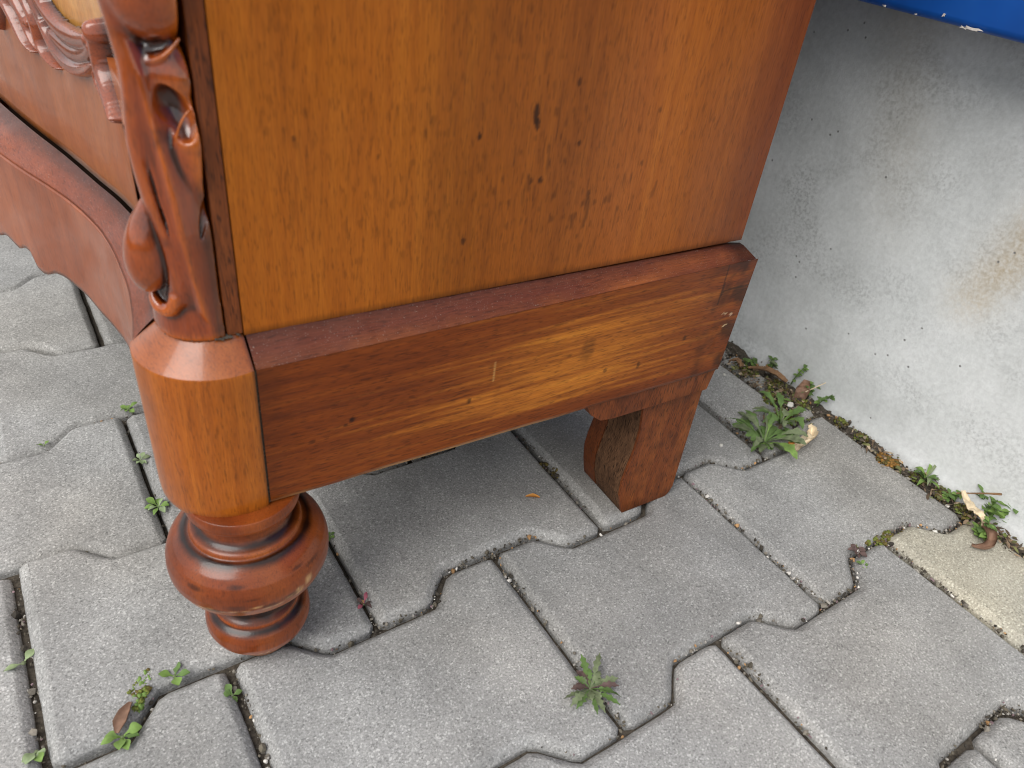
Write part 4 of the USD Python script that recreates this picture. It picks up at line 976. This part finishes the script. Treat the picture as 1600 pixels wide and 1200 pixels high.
rosette('weed', 'withered brownish seedling in the joint halfway along the corner post', (0.0965, -0.3385), 7, 0.004, 0.0085, 0.0035, [LY, LP, 'leaf_pale'], 14, 0.4, z=-0.002)
rosette('weed', 'single tiny bright leaf at the wavy joint near the left edge', (0.0337, -0.2890), 2, 0.004, 0.006, 0.004, [LB], 15, 0.4, z=-0.001)
rosette('weed', 'five leaved green seedling below the dry brown leaf near the bottom left', (0.0375, -0.5745), 6, 0.006, 0.0120, 0.0062, [LB, LG, LB], 16, 0.4, stalk=0.35, z=-0.001, arc=(-3.6, 0.9))
rosette('weed', 'four leaved green seedling at the wavy joint left of the foot tip', (0.0722, -0.5500), 4, 0.0065, 0.0098, 0.0056, [LB, LG], 17, 0.35, z=0.0)
rosette('weed', 'pale two leaved seedling in the black joint at the left edge', (-0.0039, -0.4960), 2, 0.009, 0.0115, 0.0065, ['leaf_pale'], 18, 0.25, z=-0.002, arc=(0.4, 6.0))
rosette('weed', 'yellow green seedling in the joint at the bottom left corner', (-0.0045, -0.5600), 4, 0.006, 0.011, 0.006, [LB, 'leaf_pale'], 19, 0.4, z=-0.002, arc=(3.4, 6.2))
rosette('weed', 'dark green small weed in the joint below the foot tip', (0.0992, -0.5775), 4, 0.005, 0.0080, 0.0045, [LG, LG, LP], 20, 0.4, z=-0.003)
rosette('weed', 'tiny green seedling beside the ball of the bun foot', (0.2000, -0.4835), 6, 0.003, 0.006, 0.0035, [LG, LB], 21, 0.5, z=-0.003)
rosette('weed', 'tiny reddish pink seedling in the joint right of the bun foot', (0.1966, -0.5545), 5, 0.004, 0.0085, 0.003, ['leaf_pink', LP, LP, 'leaf_pink'], 22, 0.6, z=-0.001)
rosette('weed', 'largest leafy green weed in front of the pale dry leaf near the wall', (0.6050, -0.5620), 34, 0.012, 0.041, 0.0085, [LG, LG, LB, LY], 23, 0.5, 0.26, z=0.0, stalk=0.45, n_pts=11)
rosette('weed', 'leafy green weed just behind the pale dry leaf', (0.6420, -0.5500), 17, 0.012, 0.034, 0.0080, [LG, LB, LY], 24, 0.8, 0.24, z=0.0, stalk=0.4, n_pts=11)
rosette('weed', 'small faded weed lying on the dark paver between chest and wall', (0.6170, -0.5300), 6, 0.006, 0.014, 0.005, [LY, LY], 25, 0.3, z=0.001)
rosette('weed', 'purplish seedling in the stepped joint left of the beige paver', (0.5694, -0.6945), 9, 0.005, 0.010, 0.0042, [LP, 'leaf_purple'], 26, 0.6, z=-0.002)
rosette('weed', 'tiny green seedling below the purplish one', (0.5640, -0.7060), 5, 0.003, 0.0065, 0.0035, [LB, LG], 27, 0.5, z=-0.003)
rosette('weed', 'tuft of fine grassy leaves at the wall foot beside the twig', (0.7060, -0.6700), 14, 0.008, 0.018, 0.0035, [LG, LY, LB], 28, 0.8, z=0.0, stalk=0.1)
def sprig(name, label, xy, h, n, lw, mats, seed, lean=(0, 0), stems=1, spread=0.004, z=0.0):
    """upright little plant: stems with small round leaves."""
    t = thing(name, label, 'weed', (xy[0], xy[1], z)); r = np.random.default_rng(seed)
    for s in range(stems):
        hh = h * r.uniform(.5, .9); lw_ = lw; ox, oy = r.normal(0, spread, 2); lx, ly = lean[0] + r.normal(0, .18), lean[1] + r.normal(0, .18)
        P = np.array([[ox + lx * hh * q ** 1.5, oy + ly * hh * q ** 1.5, hh * q] for q in np.linspace(0, 1, 5)])
        m = tube(P, 0.0006); mesh('stem', m, 'leaf_green', t, smooth=True)
        for k in range(n):
            q = 0.25 + 0.75 * (k + r.random()) / n
            o = np.array([ox + lx * hh * q ** 1.5, oy + ly * hh * q ** 1.5, hh * q])
            v, f = leaf_mesh(lw * r.uniform(.8, 1.5), lw * r.uniform(.6, .95), lw * r.uniform(.0, .6), lw * .2, 5, 0, 0.2, 0, 0.12, k)
            mesh('leaf', (rz(v, r.uniform(0, 6.28)) + o, f), mats[int(r.integers(len(mats)))], t, smooth=True)
    return t
def tube(P, rad, n=6):
    P = np.asarray(P, float); k = len(P); rad = np.broadcast_to(rad, (k,))
    T = np.gradient(P, axis=0); T /= np.linalg.norm(T, axis=1, keepdims=True) + 1e-12
    ref = np.array([0.31, 0.2, 0.93]); a = np.cross(T, ref); a /= np.linalg.norm(a, axis=1, keepdims=True) + 1e-12; b = np.cross(T, a)
    th = np.linspace(0, 2 * np.pi, n, endpoint=False)
    V = (P[:, None] + rad[:, None, None] * (np.cos(th)[None, :, None] * a[:, None] + np.sin(th)[None, :, None] * b[:, None])).reshape(-1, 3)
    i = np.arange(k * n).reshape(k, n); j = np.roll(i, -1, 1)
    F = np.vstack([np.c_[i[:-1].ravel(), j[:-1].ravel(), j[1:].ravel()], np.c_[i[:-1].ravel(), j[1:].ravel(), i[1:].ravel()]])
    V = np.vstack([V, P[0], P[-1]]); F = np.vstack([F, np.c_[np.full(n, k * n), j[0], i[0]], np.c_[np.full(n, k * n + 1), i[-1], j[-1]]])
    return V, F
sprig('weed', 'thin upright green sprig against the wall behind the leaf litter', (0.7080, -0.5070), 0.030, 9, 0.0052, [LG, LB], 41)
sprig('weed', 'short green sprig against the wall at the right end of the leaf litter', (0.7085, -0.5490), 0.024, 9, 0.0060, [LG, LB], 42, (0, -.1))
sprig('weed', 'bushy little green weed at the wall beside the brown litter', (0.7050, -0.5270), 0.022, 10, 0.0060, [LG, LG, LB], 43, stems=3)
sprig('weed', 'low green weed in the corner nearest the back of the chest', (0.6900, -0.4600), 0.010, 7, 0.0060, [LG, LB], 44, stems=2)
sprig('weed', 'green and brown weed at the wall above the dry bark strip', (0.7080, -0.4800), 0.016, 8, 0.0060, [LG, 'rust_leaf', LY], 45, stems=2)
sprig('weed', 'dense fresh green clump at the wall beyond the curled brown leaf', (0.7030, -0.7320), 0.026, 14, 0.0062, [LB, LG, LB], 46, (-.1, 0), stems=7, spread=0.011)
sprig('weed', 'small green clump below the curled brown leaf at the right edge', (0.6850, -0.7330), 0.010, 8, 0.0068, [LB, LB, LG], 47, stems=3, spread=0.004)
sprig('weed', 'tiny green plant where the cream leaf meets the wall foot', (0.7010, -0.7010), 0.014, 8, 0.0055, [LB, LG], 48, stems=2)
sprig('weed', 'yellowish sprig in the litter behind the white pebble', (0.6650, -0.5270), 0.015, 7, 0.005, ['leaf_pale', LB], 49, stems=2)
def moss(label, spots_, mats, seed, name='moss_patch'):
    t = thing(name, label, 'moss', (spots_[-1][0], spots_[-1][1], 0)); r = np.random.default_rng(seed)
    o = np.array([spots_[-1][0], spots_[-1][1], 0.0])
    for mat in mats:
        parts = []
        for (x, y, rad, zz, n) in spots_:
            for k in range(int(n * 2.2)):
                a, q = r.uniform(0, 6.28), rad * math.sqrt(r.random())
                m = trimesh.creation.icosphere(subdivisions=1, radius=1)
                s = r.uniform(0.0006, 0.0019)
                m.vertices = m.vertices * (1 + 0.28 * r.normal(size=(len(m.vertices), 1))) * [s, s, s * r.uniform(.5, 1.1)]
                m.apply_translation([x + q * math.cos(a), y + q * math.sin(a), zz + r.uniform(-.002, .002) ])
                parts.append(m)
        m = trimesh.util.concatenate(parts); m.apply_translation(-o)
        p = mesh('clump', m, mat, t, smooth=True); tag(p, kind='stuff')
    return t
moss('yellow green moss in the stepped joint near the bottom left', [(0.0520, -0.5500, 0.005, -0.001, 30), (0.0565, -0.5430, 0.005, -0.001, 26), (0.0480, -0.5570, 0.004, -0.002, 20)], ['moss', 'leaf_bright', 'moss_brown'], 51)
moss('brown moss in the straight joint under the chest', [(0.385, -0.480, 0.006, -0.005, 16), (0.394, -0.492, 0.006, -0.005, 16), (0.402, -0.503, 0.005, -0.005, 12)], ['moss_brown', 'soil'], 52)
moss('greenish brown moss in the wavy joint left of the beige paver', [(0.578 + .012 * k, -0.688 - .004 * k + .004 * (k % 2), 0.005, -0.005, 10) for k in range(5)], ['moss_brown', 'moss'], 53)
moss('mossy green and brown litter heaped at the wall behind the leafy weed', [(0.7065, -0.575, 0.006, -0.001, 14), (0.7065, -0.60, 0.006, -0.001, 12), (0.706, -0.665, 0.008, -0.001, 22), (0.704, -0.690, 0.008, 0.000, 24), (0.702, -0.712, 0.008, 0.000, 24), (0.670, -0.520, 0.014, 0.001, 40), (0.688, -0.505, 0.012, 0.002, 30), (0.655, -0.545, 0.010, 0.001, 25), (0.690, -0.535, 0.008, 0.002, 20), (0.682, -0.47, 0.010, 0, 18)], ['moss', 'moss_brown', 'soil'], 54)
moss('rusty brown clump on the paver edge at the foot of the wall', [(0.695, -0.634, 0.007, 0.001, 40), (0.6985, -0.642, 0.005, 0.001, 20)], ['rust_leaf', 'moss_brown'], 55, 'dead_moss')
def sheet(P, W, curl, thick=0.0004, n=None, wav=0.0, seed=0):
    """a dry leaf or bark strip: centreline P (k,3), half widths W, curl raises the edges."""
    P = np.asarray(P, float); t = np.linspace(0, 1, len(P)); q = np.linspace(0, 1, 22)
    C = CubicSpline(t, P)(q); W = np.interp(q, np.linspace(0, 1, len(W)), W); cu = np.interp(q, np.linspace(0, 1, len(np.atleast_1d(curl))), np.atleast_1d(curl)) if np.ndim(curl) else np.full(22, curl)
    T = np.gradient(C, axis=0); T /= np.linalg.norm(T, axis=1, keepdims=True)
    side = np.cross(T, [0, 0, 1.0]); side /= np.linalg.norm(side, axis=1, keepdims=True) + 1e-9; upv = np.cross(side, T)
    r = np.random.default_rng(seed); rows = []
    for s in np.linspace(-1, 1, 9):
        a = s * cu
        wv = wav * (fbm(np.c_[q * 9, np.full(22, s * 1.5), np.full(22, seed)], 3, seed) - .5)
        rows.append(C + side * (W * np.where(np.abs(cu) > .05, np.sin(a) / np.where(np.abs(cu) > .05, cu, 1), s))[:, None] + upv * (W * np.where(np.abs(cu) > .05, (1 - np.cos(a)) / np.where(np.abs(cu) > .05, cu, 1), 0) + wv)[:, None])
    v, f = grid_mesh(np.array(rows)); k = len(v)
    nn = trimesh.Trimesh(v, f, process=False).vertex_normals
    return np.vstack([v, v - nn * thick]), np.vstack([f, f[:, ::-1] + k])
def litter(name, label, cat, geom, mat):
    v, f = geom
    o = np.array([v[:, 0].mean(), v[:, 1].mean(), v[:, 2].min()])
    p = mesh(name, (v, f), mat, smooth=True)
    return tag(p, label, cat)
litter('dry_leaf', 'brown folded dry leaf lying in the stepped joint near the bottom left', 'leaf', sheet([(0.0355, -0.5725, 0.002), (0.040, -0.5650, 0.004), (0.0460, -0.5570, 0.003)], [0.001, 0.0042, 0.0035, 0.001], 0.9, seed=1), 'dry_leaf')
litter('dry_leaf', 'crumpled cream coloured dry leaf beside the largest leafy weed', 'leaf', sheet([(0.6180, -0.5850, 0.002), (0.636, -0.5830, 0.006), (0.652, -0.5790, 0.004), (0.660, -0.5690, 0.008)], [0.004, 0.0065, 0.004, 0.006, 0.003], 1.2, wav=0.012, seed=2), 'cream_leaf')
litter('dry_leaf', 'small amber dry leaf resting on the cream one', 'leaf', sheet([(0.6180, -0.5800, 0.007), (0.6240, -0.5790, 0.0105), (0.6290, -0.5780, 0.009)], [0.002, 0.0048, 0.002], 0.6, wav=0.004, seed=3), 'orange_chip')
litter('dry_leaf', 'tiny orange leaf chip on the paver under the chest', 'leaf', sheet([(0.3570, -0.5190, 0.0012), (0.3620, -0.5224, 0.0028), (0.3670, -0.5255, 0.0012)], [0.0004, 0.0022, 0.0006], 0.7, seed=4), 'orange_chip')
litter('dry_leaf', 'long twisted cream and pink dry leaf hanging down at the wall foot', 'leaf', sheet([(0.7040, -0.7020, 0.016), (0.6990, -0.7130, 0.012), (0.6950, -0.7240, 0.013), (0.6860, -0.7340, 0.009)], [0.0022, 0.0048, 0.0042, 0.0012], [1.0, -0.6, 1.2], wav=0.006, seed=5), 'cream_leaf')
litter('dry_leaf', 'curled brown dry leaf at the edge of the beige paver', 'leaf', sheet([(0.6860, -0.7340, 0.009), (0.6830, -0.7420, 0.009), (0.6740, -0.7480, 0.005), (0.6640, -0.7400, 0.003)], [0.0030, 0.0068, 0.0070, 0.0020], [1.6, 2.0, 2.2], wav=0.003, seed=6), 'dry_leaf')
litter('bark_strip', 'brown dry bark strip lying along the wall foot', 'bark', sheet([(0.6820, -0.4690, 0.004), (0.6900, -0.4830, 0.009), (0.6930, -0.4960, 0.010), (0.6960, -0.5090, 0.008)], [0.002, 0.0055, 0.0060, 0.004], 1.0, wav=0.003, seed=7), 'dry_stick')
litter('dry_leaf', 'upright brown withered leaf against the wall above the litter', 'leaf', sheet([(0.688, -0.5330, 0.0), (0.695, -0.5300, 0.012), (0.700, -0.5270, 0.022)], [0.005, 0.0075, 0.003], 0.8, wav=0.006, seed=8), 'dry_leaf')
litter('dry_leaf', 'short brown dry leaf nearest the back of the chest', 'leaf', sheet([(0.672, -0.449, 0.002), (0.676, -0.4560, 0.008), (0.677, -0.4640, 0.004)], [0.001, 0.005, 0.002], 0.8, wav=0.005, seed=9), 'dry_stick')
litter('twig', 'thin brown twig leaning out against the wall', 'twig', tube([(0.7040, -0.6990, 0.0100), (0.7060, -0.7080, 0.0170), (0.7075, -0.7180, 0.0250), (0.7085, -0.7275, 0.0320)], [0.0008, 0.0007, 0.0009, 0.0012]), 'dry_stick')
litter('twig', 'pale broken stalk leaning against the wall behind the litter', 'twig', tube([(0.6960, -0.5330, 0.012), (0.7020, -0.5390, 0.021), (0.7080, -0.5430, 0.027)], [0.0007, 0.0006, 0.0005]), 'cream_leaf')
def pebble(label, xyz, s, mat, seed):
    m = trimesh.creation.icosphere(subdivisions=2, radius=1); r = np.random.default_rng(seed)
    m.vertices = m.vertices * (0.55 + 0.9 * fbm(m.vertices * 1.8 + seed * 3, 3, seed))[:, None] * s * 0.62 + xyz
    litter('pebble', label, 'pebble', (m.vertices, m.faces), mat)
simple('white_stone', (0.55, 0.53, 0.48), 0.7, 120, 0.15, 0.2)
pebble('white pebble in the leaf litter near the wall', (0.668, -0.5380, 0.008), np.array([0.006, 0.005, 0.0045]), 'white_stone', 1)
pebble('round white pebble in the joint above the beige paver', (0.6540, -0.7140, -0.001), np.array([0.0036, 0.0036, 0.003]), 'white_stone', 2)
pebble('white pebble in the joint at the rear leg', (0.4870, -0.5660, -0.001), np.array([0.0040, 0.0028, 0.0025]), 'white_stone', 3)
pebble('small white pebble in the wavy joint behind the rear leg', (0.5640, -0.5450, -0.001), np.array([0.0034, 0.0026, 0.0022]), 'white_stone', 4)
pebble('small white pebble at the soil edge near the chest', (0.652, -0.463, 0.001), np.array([0.0028, 0.0026, 0.0022]), 'white_stone', 5)
